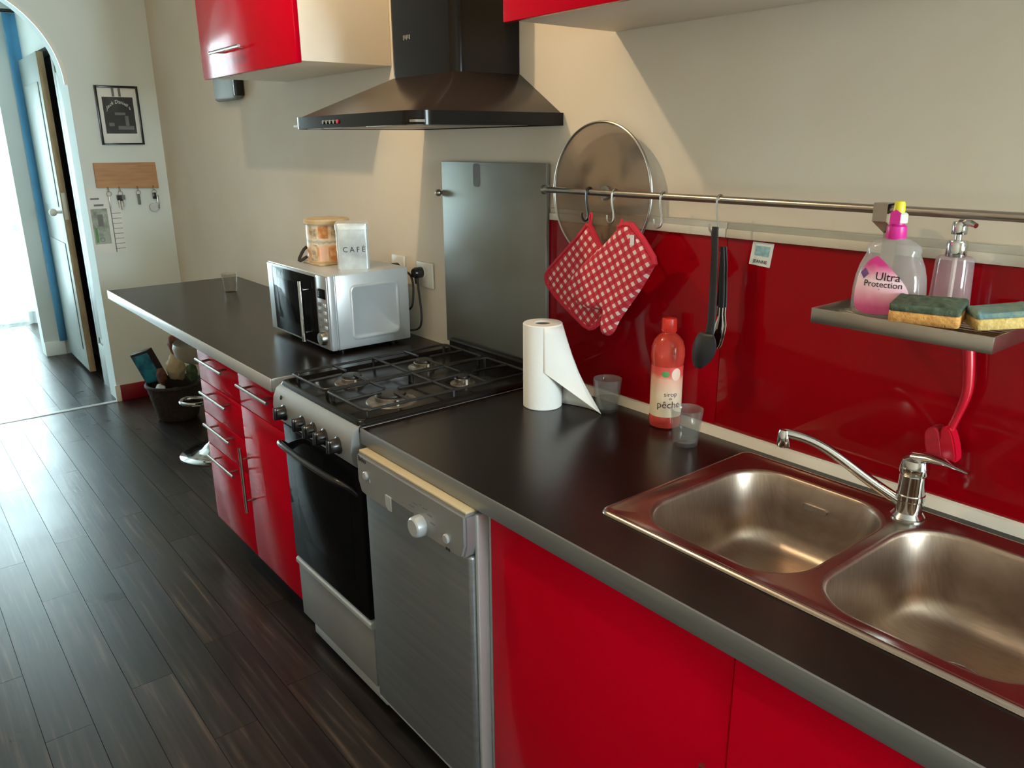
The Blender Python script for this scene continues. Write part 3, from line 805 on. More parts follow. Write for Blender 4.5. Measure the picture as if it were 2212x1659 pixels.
RLY, RLZ = -.060, 1.477
rl_ = thing('utensil_rail', (.8, RLY, RLZ), 'long satin steel utensil rail above the red splashback', 'rail')
G().cyl((.022, RLY, RLZ), (1.90, RLY, RLZ), .0085, n=16).make('bar', 'satin_metal', rl_)
g = G().cyl((.036, RLY, RLZ), (.036, -.0005, RLZ), .006, n=12); g.cyl((.020, RLY, RLZ), (.032, RLY, RLZ), .0135, n=20); g.make('bracket', 'satin_metal', rl_)
G().cyl((1.86, RLY, RLZ), (1.86, -.0005, RLZ), .006, n=12).make('bracket', 'satin_metal', rl_)

def s_hook(x, label, m='satin_metal', r=.0022):
    """S hook: loop over the rail, foot curling to the left"""
    p = []
    R1 = .0112
    for i in range(9):
        a = math.radians(-50+i*28); p.append((x, RLY+R1*math.cos(a)*1., RLZ+R1*math.sin(a)))
    p = p[::1]
    p.append((x+.001, RLY-.012, RLZ-.02)); p.append((x+.005, RLY-.010, RLZ-.045))
    p.append((x+.007, RLY-.010, RLZ-.058))
    for i in range(7):
        a = math.radians(-10-i*28); p.append((x-.005+.012*math.cos(a), RLY-.010, RLZ-.062+.012*math.sin(a)))
    p.append((x-.0175, RLY-.010, RLZ-.054))
    o = G().tube(p, r, 8, smooth=1).make('s_hook', m, loc=(x, RLY, RLZ))
    return tag(o, label, 'hook', 's hooks on the utensil rail')
s_hook(.203, 's hook carrying the square pot holder, leftmost on the rail', 'black_plastic', .0032)
s_hook(.296, 's hook carrying the oven mitt by its loop')
s_hook(.457, 'empty s hook between the oven mitt and the black spoon')
s_hook(.622, 's hook carrying the black spoon')

# glass lid behind the rail
ldx, ldz, ldy, LR = .216, 1.474, -.034, .180
lid = thing('pan_lid', (ldx, ldy, ldz-LR), 'large round glass pan lid with metal rim tucked behind the rail', 'lid')
ML = T(ldx, ldy, ldz) @ Matrix.Rotation(PI/2, 4, 'X')
g = G().lathe([(LR-.001, .0), (LR*.9, -.006), (LR*.6, -.014), (LR*.3, -.018), (.001, -.019)], (0, 0, 0), 56, False, False).move(ML)
solid(g.make('glass', 'lid_glass', lid), .0015)
g = G().tube([(LR*math.cos(2*PI*i/72), LR*math.sin(2*PI*i/72), 0) for i in range(72)], .0035, 8, closed=True).move(ML); g.make('rim', 'satin_metal', lid)
g = G().lathe([(.002, -.012), (.016, -.012), (.018, -.016), (.018, -.019)], (0, 0, 0), 24).move(ML); kn = g.make('knob_washer', 'ink_grey', lid)
g = G().lathe([(.010, -.020), (.010, -.024), (.018, -.026), (.018, -.030), (.002, -.031)], (0, 0, 0), 24).move(ML); g.make('knob', 'black_plastic', lid)

# pot holder (a square hung by one corner) and oven mitt
def smooth_poly(P, it=2):
    for _ in range(it):
        Q = []
        for i in range(len(P)):
            a, b = P[i], P[(i+1) % len(P)]
            Q += [(a[0]*.75+b[0]*.25, a[1]*.75+b[1]*.25), (a[0]*.25+b[0]*.75, a[1]*.25+b[1]*.75)]
        P = Q
    return P
PHY = -.083
ho = smooth_poly([(0.225, 1.4), (0.241, 1.383), (0.273, 1.337), (0.358, 1.276), (0.369, 1.249), (0.28, 1.147), (0.249, 1.119), (0.222, 1.118), (0.071, 1.206), (0.057, 1.236), (0.068, 1.257), (0.202, 1.369)], 2)
ph = thing('pot_holder', (.223, PHY, 1.12), 'square red checked pot holder hanging by its corner', 'pot holder')
pillow(ho, .016, .0075, .006, PHY, .0008).make('cloth', 'gingham_holder', ph, ang=2)
bd = [Vector((x, PHY-.001, z)) for x, z in ho][::2]
G().tube(bd, .0075, 8, closed=True).make('binding', 'red_trim', ph)
bx, bz = [(0.23, 1.402)][0]
G().tube([(bx, PHY, bz-.004), (bx-.004, PHY+.002, bz+.015), (bx, PHY+.006, bz+.026), (bx+.005, PHY+.002, bz+.015), (bx+.004, PHY, bz-.004)], .0028, 8, smooth=2).make('loop', 'red_trim', ph)
MIY = -.108
mo = [(0.364, 1.403), (0.385, 1.41), (0.406, 1.411), (0.441, 1.38), (0.483, 1.337), (0.487, 1.325), (0.469, 1.296), (0.439, 1.251), (0.395, 1.195), (0.37, 1.162), (0.354, 1.129), (0.332, 1.116), (0.309, 1.121), (0.305, 1.147), (0.314, 1.178), (0.31, 1.19), (0.281, 1.179), (0.238, 1.18), (0.194, 1.198), (0.172, 1.226), (0.187, 1.251), (0.235, 1.297), (0.286, 1.335), (0.32, 1.363)]
mo = smooth_poly(mo, 1)
mi = thing('oven_mitt', (.36, MIY, 1.12), 'red and white checked oven mitt hanging thumb downwards', 'oven mitt')
pillow(mo, .022, .0145, .0055, MIY, .0012).make('cloth', 'gingham_mitt', mi, ang=2)
cf = [Vector((x, MIY-.004, z)) for x, z in [(0.364, 1.401), (0.385, 1.409), (0.405, 1.409), (0.442, 1.378), (0.479, 1.337), (0.484, 1.326), (0.468, 1.312), (0.444, 1.33), (0.406, 1.36), (0.367, 1.388)]]
G().tube(cf, .0080, 8, closed=True, smooth=0).make('cuff_binding', 'red_trim', mi)
cx_, cz_ = [(0.34, 1.41)][0]
lx_, lz_ = [(0.365, 1.394)][0]
G().tube([(lx_, MIY, lz_), (cx_+.002, MIY+.02, cz_-.010), (cx_-.001, MIY+.035, cz_+.012), (cx_+.004, MIY+.02, cz_-.008), (lx_+.004, MIY, lz_-.004)], .003, 8, smooth=2).make('loop', 'red_trim', mi)
a_, b_ = [(0.419, 1.375)][0]
G().box((a_-.006, MIY-.0165, b_-.012), (a_+.006, MIY-.0155, b_+.012)).make('care_tag', 'paper_flat', mi)

# black spoon and tongs
SPY = -.073
sp = thing('serving_spoon', (.61, SPY, 1.085), 'black plastic serving spoon hanging on the rail', 'spoon')
hd_pts = [(.6235, 1.418, .0085), (.6235, 1.400, .010), (.627, 1.36, .0095), (.629, 1.28, .010), (.630, 1.20, .011), (.626, 1.165, .012)]
g = G(); lps = []
for x, z, w in hd_pts: lps.append([(x+w*math.cos(a), SPY+.004*math.sin(a), z) for a in [2*PI*q/16 for q in range(16)]])
g.loft(lps); g.make('handle', 'black_rubber', sp)
g = G(); rows = []
for i in range(13):
    u = i/12; z = 1.172-.088*u; w = .031*math.sin(PI*min(1, .12+u*.86))**.6+.002; xc = .624-.020*u
    dpt = .016*math.sin(PI*u)
    rows.append([(xc+w*math.cos(PI*q/10), SPY-.006+dpt*math.sin(PI*q/10)*.0-dpt*(1-math.cos(PI*q/10)**2)*1.0+dpt*.4, z) for q in range(11)])
solid(g.sheet(rows).make('spoon_bowl', 'black_rubber', sp, ang=2), .003)
tg = thing('kitchen_tongs', (.635, -.045, 1.13), 'steel tongs with black grips hanging behind the black spoon', 'tongs')
for s_, yy in ((1, -.040), (-1, -.050)):
    g = G(); lps = []
    for x, z, w in ((.629, 1.372, .006), (.633, 1.33, .0075), (.637, 1.26, .008), (.638, 1.232, .008)):
        lps.append([(x+w*math.cos(a), yy+.0035*math.sin(a), z) for a in [2*PI*q/12 for q in range(12)]])
    g.loft(lps); g.make('grip', 'black_rubber', tg)
    g = G(); lps = []
    for x, z, w in ((.638, 1.234, .007), (.638, 1.215, .006), (.636, 1.19, .013), (.632, 1.165, .014), (.630, 1.14, .010), (.629, 1.13, .004)):
        lps.append([(x+w*math.cos(a), yy+.0018*math.sin(a), z) for a in [2*PI*q/12 for q in range(12)]])
    g.loft(lps); g.make('jaw', 'chrome', tg)
G().box((.6265, -.0535, 1.21), (.6280, -.036, 1.36), .0008).make('edge_strip', 'chrome', tg)

# name card on the splashback
cd = thing('name_card', (.70, -.006, 1.332), 'small white name card stuck to the red splashback', 'card')
pts = [(0.681, 1.385), (0.735, 1.384), (0.728, 1.33), (0.674, 1.334)]
G().prism(pts, 'y', -.0068, -.0054).make('card', 'paper_flat', cd)
pts = [(0.69, 1.377), (0.727, 1.376), (0.724, 1.353), (0.687, 1.355)]
mat('pale_blue_print', '#a9cdd4', .6, noise=(90, '#7fb0bd', .4, .65))
G().prism(pts, 'y', -.0074, -.0066).make('picture', 'pale_blue_print', cd)
c0 = (0.703, 1.341)
text('lettering', 'JEANNE', .0105, 'ink_black', cd, T(c0[0]-.70, -.0072+.006, c0[1]-1.332) @ RY(.06) @ RX)

# =================================================================== HANGING SHELF
sh = thing('wire_shelf', (1.13, -.145, 1.285), 'hanging steel slatted shelf hooked on the rail above the sink', 'shelf')
QX0, QX1, QY0, QY1 = .982, 1.290, -.250, -.020
G().box((QX0, QY0, 1.284), (QX1, QY0+.002, 1.311), .0006).make('front_strip', 'satin_metal', sh)
G().box((QX0, QY1-.002, 1.284), (QX1, QY1, 1.311), .0006).make('back_strip', 'satin_metal', sh)
G().box((QX0, QY0+.002, 1.284), (QX0+.002, QY1-.002, 1.311), .0006).make('side_strip', 'satin_metal', sh)
G().box((QX1-.002, QY0+.002, 1.284), (QX1, QY1-.002, 1.311), .0006).make('side_strip', 'satin_metal', sh)
for i in range(13):
    y = QY0+.012+i*.0172
    G().cyl((QX0+.001, y, 1.293), (QX1-.001, y, 1.293), .0028, n=8).make('slat', 'satin_metal', sh)
for xa in (.985, 1.262):
    st = [(QY1-.003, 1.300), (QY1-.003, 1.430), (RLY-.0135, 1.456), (RLY-.0135, 1.489), (RLY+.0135, 1.489), (RLY+.0135, 1.472)]
    rows = [[(xa, y, z), (xa+.027, y, z)] for y, z in st]
    solid(G().sheet(rows).make('hanger', 'satin_metal', sh, smooth=False), .0016)

ZT = 1.2962
# washing up liquid
sb = thing('soap_bottle', (1.066, -.140, ZT), 'clear dish soap bottle with magenta and yellow cap on the hanging shelf', 'bottle', math.radians(8))
def sl(w, d, z, ox=0., n=36, e=2.6):
    o = []
    for i in range(n):
        a = 2*PI*i/n; c, s_ = math.cos(a), math.sin(a)
        o.append((ox+w*math.copysign(abs(c)**(2/e), c), d*math.copysign(abs(s_)**(2/e), s_), z))
    return o
prof = [(.056, .036, 0), (.061, .040, .004), (.062, .041, .02), (.0615, .041, .045), (.059, .039, .07), (.054, .036, .090), (.047, .032, .106), (.044, .029, .113), (.046, .029, .118), (.043, .027, .126), (.032, .021, .134), (.018, .016, .139), (.0135, .0135, .143)]
g = G(); g.loft([sl(w, d, z) for w, d, z in prof]); g.make('body', 'clear_plastic', sb, local=True, ang=1.2)
g = G(); g.lathe([(.0165, .137), (.0175, .139), (.0165, .160), (.0125, .163), (.0115, .168)], n=24); g.make('cap', 'magenta', sb, local=True)
g = G(); g.lathe([(.0155, .166), (.016, .168), (.0155, .181), (.012, .184)], n=24); g.make('collar', 'white_plastic', sb, local=True)
G().prism([(-.0085, .165), (.0085, .165), (.0085, .181), (.0095, .1835), (0, .190), (-.0095, .1835), (-.0085, .181)], 'y', -.0175, -.0145).make('cap_crest', 'magenta', sb, local=True)
g = G(); g.lathe([(.0095, .183), (.0098, .190), (.0090, .199), (.0075, .203), (.002, .204)], n=20); g.make('spout_cap', 'yellow_cap', sb, local=True)
def bsurf(x, z):
    for (w0, d0, z0), (w1, d1, z1) in zip(prof, prof[1:]):
        if z0 <= z <= z1: f = (z-z0)/(z1-z0); w, d = w0+(w1-w0)*f, d0+(d1-d0)*f; break
    else: w, d = prof[2][0], prof[2][1]
    u = min(abs(x)/w, .999); return -d*(1-u**2.6)**(1/2.6)
OL = [(-.046, .012), (-.030, .006), (.0, .006), (.026, .010), (.044, .026), (.047, .040), (.040, .060), (.020, .082), (-.012, .108), (-.020, .109), (-.034, .096), (-.046, .070), (-.050, .040)]
OL = smooth_poly(OL, 2)
ccx, ccz = -.004, .052
g = G(); rows = []
for f in (0.02, .35, .7, 1.):
    rows.append([(ccx+(x-ccx)*f, bsurf(ccx+(x-ccx)*f, ccz+(z-ccz)*f)-.0012, ccz+(z-ccz)*f) for x, z in OL+[OL[0]]])
lb = g.sheet(rows).make('label', 'pink_label', sb, local=True, ang=2)
def wrap_soap(dy): 
    return lambda p: (p.x, bsurf(p.x, p.z)-dy, p.z)
for body, sz, x, z in (('Ultra', .0205, .008, .074), ('Protection', .0155, .001, .0605)):
    text('lettering', body, sz, 'ink_black', lb, Matrix(), warp=lambda p, x=x, z=z: (p.x+x, bsurf(p.x+x, p.y+z)-.0018, p.y+z), squeeze=1.0)
mat('violet_print', '#5b3f7a', .5, noise=(60, '#7c3f86', .4, .6))
G().sheet([[(x_, bsurf(x_, z_)-.0020, z_) for x_, z_ in ((-.034, .087), (-.026, .078))], [(x_, bsurf(x_, z_)-.0020, z_) for x_, z_ in ((-.042, .078), (-.034, .068))]]).make('diamond_mark', 'violet_print', lb, local=True)

# pump dispenser
dp = thing('soap_dispenser', (1.140, -.062, ZT), 'clear glass pump dispenser with chrome head on the hanging shelf', 'dispenser')
x, y = 1.140, -.062
o_ = [(.0345, 0), (.035, .003), (.033, .05), (.0315, .095), (.030, .1045), (.026, .107), (.017, .108)]
G().lathe([(r, z) for r, z in o_], (x, y, ZT), 32, True, False).make('body', 'pinkish_glass', dp)
G().lathe([(.0165, .106), (.0175, .108), (.0175, .132), (.016, .135), (.006, .136), (.006, .146)], (x, y, ZT), 28).make('collar', 'chrome', dp)
pmx = G().lathe([(.0125, .146), (.013, .147), (.013, .165), (.011, .168), (.002, .168)], (x, y, ZT), 24)
pmx.make('pump_head', 'chrome', dp)
G().tube([(x, y, ZT+.166), (x+.022, y-.012, ZT+.167), (x+.033, y-.018, ZT+.164)], [.006, .0055, .0045], 10).make('nozzle', 'chrome', dp)
G().cyl((x, y, ZT+.02), (x, y, ZT+.108), .004, n=10).make('dip_tube', 'white_plastic', dp)

def sponge(name, loc, rot, w, d, h, m1, m2, label):
    t = thing(name, loc, label, 'sponge', rot[2], 'sponges on the hanging shelf')
    t.rotation_euler = rot
    def blk(z0, z1, m, nm, amp):
        g = G(); nx, ny = 14, 10; rnd = random.Random(len(nm)+int(w*1000))
        ph_ = [rnd.uniform(0, 6) for _ in range(4)]
        def dz(u, v): return amp*(math.sin(u*7+ph_[0])*math.sin(v*5+ph_[1])+.6*math.sin(u*13+ph_[2]))
        lps = []
        for z, ins in ((z0, .0), (z0+.001, -.001), (z1-.002, -.001), (z1, .001)):
            lps.append([(px_, py_, z+(dz(px_/w*2, py_/d*2) if z >= z1-.002 else 0)) for px_, py_ in rrect(-w/2+ins, w/2-ins, -d/2+ins, d/2-ins, .006, 5)])
        for f in (.75, .5, .25):
            lps.append([(a*f, b*f, z1+dz(a*f/w*2, b*f/d*2)) for a, b, _ in lps[3]])
        g.loft(lps); return g.make(nm, m, t, local=True, ang=1.4)
    blk(0, h*.66, m1, 'foam', 0.)
    blk(h*.66, h, m2, 'scouring_pad', .0030)
    return t
sponge('scrub_sponge', (1.165, -.198, 1.313), (math.radians(5), 0, math.radians(14)), .105, .085, .030, 'sponge_yellow', 'scour_green', 'dark green and orange sponge lying over the front lip of the shelf')
sponge('scrub_sponge', (1.262, -.160, 1.3135), (math.radians(0), math.radians(-6), math.radians(38)), .085, .070, .028, 'sponge_cream', 'scour_pale', 'pale green and yellow sponge at the right end of the shelf')

# dish brush hanging on the splashback
db = thing('dish_brush', (1.16, -.025, 1.01), 'red dish brush hanging below the wire shelf', 'brush')
G().tube([(1.175, -0.035, 1.242), (1.183, -0.035, 1.195), (1.187, -0.035, 1.152), (1.177, -0.035, 1.108), (1.167, -0.035, 1.073), (1.169, -0.035, 1.05)], [.011, .0105, .0095, .0075, .008, .011], 14, smooth=2).make('handle', 'red_plastic', db)
c0 = (1.17, -0.035, 1.045)
g = G()
hp_ = [(1.156, 1.084), (1.171, 1.083), (1.182, 1.063), (1.194, 1.02), (1.183, 1.012), (1.167, 1.016), (1.155, 1.051)]
g.prism(smooth_poly(hp_, 1), 'y', -.050, -.022, .003); g.make('brush_head', 'red_plastic', db)
hp_ = [(1.128, 1.07), (1.151, 1.08), (1.161, 1.047), (1.169, 1.015), (1.144, 1.009), (1.131, 1.039)]
g = G().prism(smooth_poly(hp_, 1), 'y', -.052, -.018, .002); g.make('bristles', 'brush_hair', db)

# =================================================================== THINGS ON THE NEAR WORKTOP
RXc, RYc = .160, -.185
pr = thing('paper_towel_roll', (RXc, RYc, H), 'white paper towel roll standing upright with a loose sheet', 'paper roll')
RR, RH = .054, .236
G().lathe([(RR-.002, 0), (RR, .002), (RR, RH-.002), (RR-.002, RH), (.023, RH), (.022, RH-.002), (.022, .01)], (RXc, RYc, H), 48, True, False).make('roll', 'paper', pr)
G().lathe([(.0225, .0), (.0225, RH-.004), (.0205, RH-.004), (.0205, .01)], (RXc, RYc, H), 28, False, False).make('core', 'card_tube', pr)
# loose sheet: lies on the roll at the top, its lower corner pulled out to the right
va = math.atan2(-1.5663-RYc, 1.7457-RXc)       # bearing of the room side
def rp(a, z, r=RR+.0012): return Vector((RXc+r*math.cos(a), RYc+r*math.sin(a), H+z))
tip = Vector((.326, -.120, H+.002))
a_r = va+PI/2                                    # right hand silhouette seen from the room
rows = []
NT = 14
for i in range(NT+1):
    u = i/NT
    zt = RH-.003-u*(RH-.003)                     # along the free fold from the roll top down to the tip
    P = rp(a_r-.15, RH-.004).lerp(tip, u) + Vector((.006*math.sin(PI*u), -.004*math.sin(PI*u), 0))
    s0 = rp(va+.12+.0*u, RH-.004).lerp(rp(va+.10, .105), min(1, u*1.0))
    e_ = rp(va+.10, .105).lerp(tip, max(0, (u-.0)))
    row = []
    for j in range(15):
        w = j/14
        zr = (RH-.004)*(1-u)+.105*u
        aa = (va+.05)*(1-w)+(a_r-.15)*w
        on_roll = rp(aa, zr, RR+.0003+.0009*w)
        edge = rp(va+.05, .11).lerp(tip, w)
        # top row lies on the roll, bottom row runs straight to the tip
        f = u*u*(.3+.7*w)
        row.append(on_roll.lerp(rp(va+.05, .11).lerp(tip, w**1.15)+Vector((0, 0, 0)), u if w > 0 else u))
    rows.append(row)
solid(G().sheet(rows).make('loose_sheet', 'paper', pr, ang=2), .0006)
rows = []
for i in range(9):
    u = i/8
    top = rp(a_r-.15, (RH-.004)*(1-u)+.105*u).lerp(rp(va+.05, .11).lerp(tip, 1.), u); bot = rp(a_r+.25, .0015).lerp(tip, u)+Vector((.010*math.sin(PI*u), .016*math.sin(PI*u), 0))
    rows.append([top.lerp(bot, w/8)+Vector((.006*math.sin(PI*w/8)*math.sin(PI*u), .010*math.sin(PI*w/8)*math.sin(PI*u), 0)) for w in range(9)])
solid(G().sheet(rows).make('sheet_fold', 'paper', pr, ang=2), .0006)

def tumbler(loc, label, r0=.029, r1=.039, h=.092, fill=0., cat='glass'):
    t = thing('drinking_glass', loc, label, cat, group='clear drinking glasses')
    g = G(); n = 40
    def ring(r, z, rib): return [((r+(.0006 if (i % 2 and rib) else 0))*math.cos(2*PI*i/n), (r+(.0006 if (i % 2 and rib) else 0))*math.sin(2*PI*i/n), z) for i in range(n)]
    lp_ = [ring(r0-.002, 0, 0), ring(r0, .002, 0)]
    for q in range(1, 7): lp_.append(ring(r0+(r1-r0)*q/7, h*q/7, q < 6))
    lp_ += [ring(r1, h, 0), ring(r1-.0015, h+.0008, 0), ring(r1-.0028, h, 0)]
    for q in range(6, 0, -1): lp_.append(ring(r0+(r1-r0)*q/7-.0028, h*q/7, 0))
    lp_ += [ring(r0-.0035, .010, 0)]
    g.loft(lp_); g.make('body', 'clear_glass', t, local=True, ang=1.)
    if fill:
        rf = r0+(r1-r0)*fill/h-.0032
        G().lathe([(r0-.0038, .0105), (rf, fill)], n=32).make('water', 'water', t, local=True)
    return t
tumbler((.312, -.084, H), 'clear glass with a little water between the paper roll and the syrup bottle', fill=.038)
tumbler((.612, -.120, H), 'empty clear glass standing in front of the syrup bottle')
tumbler((-2.195, -.205, H), 'clear glass standing alone at the far end of the breakfast bar')

SBX, SBY = .487, -.050
bt = thing('syrup_bottle', (SBX, SBY, H), 'peach syrup bottle with red cap against the red splashback', 'bottle', va*0)
bpf = [(.034, 0), (.0395, .004), (.041, .012), (.041, .028), (.0395, .032), (.0395, .165), (.041, .172), (.0425, .19), (.0415, .208), (.036, .226), (.026, .238), (.018, .244), (.0165, .246), (.0165, .250)]
G().lathe(bpf, n=40).make('body', 'peach_body', bt, local=True)
G().lathe([(.0185, .249), (.0195, .251), (.019, .278), (.0175, .283), (.010, .285)], n=28).make('cap', 'peach_cap', bt, local=True)
lb = G().lathe([(.0401, .033), (.0401, .164)], n=40, cap0=False, cap1=False).make('label', 'peach_label', bt, local=True)
fa = math.atan2(-1.5663-SBY, 1.7457-SBX)
def wrapb(R, a0, z0):
    return lambda p: (R*math.cos(a0+p.x/R), R*math.sin(a0+p.x/R), z0+p.y)
text('lettering', 'sirop', .017, 'ink_plum', lb, Matrix(), warp=wrapb(.0405, fa+.30, .094))
text('lettering', 'de', .009, 'ink_plum', lb, Matrix(), warp=wrapb(.0405, fa+.30, .083))
text('lettering', 'pêche', .026, 'ink_plum', lb, Matrix(), warp=wrapb(.0405, fa+.22, .066))
def disc_on(R, a0, z0, rx, rz, m, nm):
    g = G(); rows = []
    for f in (.02, .5, 1): rows.append([(R*math.cos(a0+f*rx*math.cos(q)/R), R*math.sin(a0+f*rx*math.cos(q)/R), z0+f*rz*math.sin(q)) for q in [2*PI*i/20 for i in range(21)]])
    g.sheet(rows).make(nm, m, lb, local=True, ang=2)
mat('peach_print', '#e9b7a2', .5, noise=(40, '#e6c9b4', .35, .65))
disc_on(.0404, fa+.62, .146, .013, .016, 'peach_print', 'fruit_print')
disc_on(.0404, fa-.08, .147, .010, .008, 'leaf_green', 'leaf_print')

# =================================================================== MICROWAVE AND TINS
MX0, MX1, MY0, MY1, MZ0, MZ1 = -1.222, -.715, -.388, -.070, .914, 1.178
mw = thing('microwave', (-.97, -.23, H), 'silver microwave oven standing on the far worktop', 'microwave')
G().box((MX0, MY0+.022, MZ0), (MX1, MY1, MZ1), .006).make('body', 'silver_light', mw)
for x in (MX0+.05, MX1-.05):
    for y in (MY0+.06, MY1-.05): G().cyl((x, y, H), (x, y, MZ0+.004), .014, n=12).make('foot', 'black_plastic', mw)
ff = G().box((MX0, MY0, MZ0), (MX1, MY0+.024, MZ1), .005).make('front_frame', 'silver_light', mw)
dX1 = -.800
md = G().box((MX0+.004, MY0-.006, MZ0+.004), (dX1, MY0+.002, MZ1-.004), .003).make('door', 'silver_plastic', mw)
G().box((MX0+.055, MY0-.0085, MZ0+.012), (dX1-.002, MY0-.004, MZ1-.012), .001).make('door_glass', 'black_glass', md)
G().box((MX0+.095, MY0-.0092, MZ0+.06), (dX1-.10, MY0-.008, MZ1-.05), .0003).make('door_window', 'black_glass', md)
hg = G().cyl((-.856, MY0-.038, MZ0+.018), (-.856, MY0-.038, MZ1-.030), .0075, n=16)
for z in (MZ0+.050, MZ1-.062): hg.cyl((-.856, MY0-.038, z), (-.856, MY0-.006, z), .0055, n=12)
hg.make('handle', 'chrome', md)
pn = G().box((dX1+.002, MY0-.006, MZ0+.004), (MX1-.002, MY0+.002, MZ1-.004), .003).make('control_panel', 'silver_plastic', mw)
G().box((dX1+.012, MY0-.0075, MZ1-.082), (MX1-.012, MY0-.005, MZ1-.048), .001).make('display', 'black_glass', pn)
for i in range(4):
    z = MZ1-.104-i*.026
    for x in (dX1+.014, MX1-.030): G().box((x, MY0-.009, z-.006), (x+.016, MY0-.005, z+.006), .001).make('button', 'silver_light' if x > dX1+.02 else 'ink_grey', pn)
G().lathe([(.024, 0), (.024, .010), (.021, .018), (.012, .019)], n=24).move(T((dX1+MX1)/2, MY0-.006, MZ0+.042) @ Matrix.Rotation(PI/2, 4, 'X')).make('dial', 'satin_metal', pn)
# embossed side panel
def side_loop(o, x, r): return [(x, y, z) for y, z in rrect(MY0+.078+o, MY1-.040-o, MZ0+.026+o, MZ1-.040-o, r, 6)]
g = G(); g.loft([side_loop(0, MX1-.001, .022), side_loop(.004, MX1+.0035, .020), side_loop(.009, MX1+.0045, .018), side_loop(.014, MX1+.0015, .016)], False, True)
g.make('side_emboss', 'silver_light', mw, ang=1.)
G().box((MX1-.001, MY0+.026, MZ0+.001), (MX1+.001, MY0+.028, MZ1-.001)).make('seam', 'ink_grey', mw)

tn = thing('coffee_tin', (-.833, -.222, MZ1), 'square silver coffee tin on top of the microwave', 'tin', math.radians(61))
g = G(); g.loft([[(x, y, z) for x, y in rrect(-.056+i, .056-i, -.056+i, .056-i, .012, 5)] for i, z in ((.002, 0), (0, .003), (0, .150), (.001, .151))]); g.make('body', 'tin', tn, local=True)
g = G(); g.loft([[(x, y, z) for x, y in rrect(-.0580+i, .0580-i, -.0580+i, .0580-i, .013, 5)] for i, z in ((0, .140), (0, .158), (.002, .161), (.008, .163))]); g.make('lid', 'tin', tn, local=True)
text('lettering', 'C A F É', .026, 'ink_black', tn, T(.004, -.0566, .070) @ RX, squeeze=.95)
pt = thing('biscuit_tin', (-1.005, -.235, MZ1), 'round printed biscuit tin behind the coffee tin on the microwave', 'tin')
pxx, pyy = -1.005, -.235
G().box((pxx-.075, pyy-.075, MZ1), (pxx+.075, pyy+.075, MZ1+.010), .004).make('base_plate', 'pack_cream', pt)
G().lathe([(.074, .008), (.077, .012), (.077, .150), (.075, .154)], (pxx, pyy, MZ1), 40).make('body', 'pot_print', pt)
G().lathe([(.081, .146), (.083, .148), (.083, .160), (.080, .164), (.060, .167), (.002, .168)], (pxx, pyy, MZ1), 40).make('lid', 'pack_cream', pt)
va2 = math.atan2(-1.5663-pyy, 1.7457-pxx)
def disc_p(a0, z0, w, h_, m, nm):
    g = G(); R = .0776
    g.sheet([[(pxx+R*math.cos(a0+(u/6-.5)*w/R), pyy+R*math.sin(a0+(u/6-.5)*w/R), MZ1+z0+(q-.5)*h_) for u in range(7)] for q in (0, 1)]).make(nm, m, pt, ang=2)
mat('caramel_print', '#c07a45', .5, noise=(45, '#e0b284', .4, .65)); mat('cocoa_print', '#a48f78', .5, noise=(60, '#d9cab0', .4, .6))
for a0, z0, w, h_, m in ((va2-.75, .118, .034, .044, 'cocoa_print'), (va2-.2, .120, .036, .044, 'caramel_print'), (va2+.4, .120, .036, .044, 'cocoa_print'), (va2-.75, .045, .030, .060, 'cocoa_print'), (va2-.22, .043, .034, .056, 'peach_print'), (va2+.3, .043, .036, .058, 'caramel_print')):
    disc_p(a0, z0, w, h_, m, 'printed_picture')
al = va2-PI/2
G().tube([(pxx+.078*math.cos(al), pyy+.078*math.sin(al), MZ1+.062), (pxx+.092*math.cos(al), pyy+.092*math.sin(al), MZ1+.05), (pxx+.112*math.cos(al), pyy+.112*math.sin(al), MZ1+.012), (pxx+.104*math.cos(al), pyy+.104*math.sin(al), MZ1+.010), (pxx+.079*math.cos(al), pyy+.079*math.sin(al), MZ1+.026)], .006, 10, smooth=1).make('handle', 'brown_dark', pt)

# wall sockets, plugs and leads
def socket(x0, x1, z0, z1, px_, pz_, label, plabel, path):
    s_ = thing('wall_socket', ((x0+x1)/2, -.005, z0), label, 'socket')
    G().box((x0, -.011, z0), (x1, -.0005, z1), .003).make('cover_plate', 'white_plastic', s_)
    G().lathe([(.022, 0), (.022, .003), (.018, .003), (.018, .0005)], n=24).move(T(px_, -.010, pz_) @ Matrix.Rotation(PI/2, 4, 'X')).make('socket_well', 'white_plastic', s_)
    p_ = thing('power_plug', (px_, -.013, pz_), plabel, 'plug')
    G().lathe([(.019, 0), (.020, .004), (.020, .026), (.016, .034)], n=20).move(T(px_, -.0135, pz_) @ Matrix.Rotation(PI/2, 4, 'X')).make('plug_body', 'black_plastic', p_)
    g = G().tube([(px_, -.034, pz_-.004)]+path, .0042, 10, smooth=3); g.cyl((px_, -.034, pz_-.006), (px_+.001, -.036, pz_-.040), .010, .006, 12); g.make('lead', 'black_plastic', p_)
socket(-.752, -.648, 1.098, 1.190, -.716, 1.152, 'white wall socket beside the steel splashback', 'black power plug in the socket beside the steel splashback',
       [(-.702, -.038, 1.10), (-.688, -.038, 1.03), (-.684, -.040, .98), (-.690, -.046, .95), (-.722, -.062, .94), (-.735, -.066, .94)])
socket(-.930, -.842, 1.105, 1.197, -.880, 1.150, 'white wall socket peeking out behind the microwave', 'black power plug behind the microwave',
       [(-.85, -.045, 1.150), (-.79, -.050, 1.155), (-.735, -.050, 1.150), (-.712, -.052, 1.12), (-.710, -.056, 1.06), (-.712, -.062, 1.03), (-.725, -.066, 1.02)])

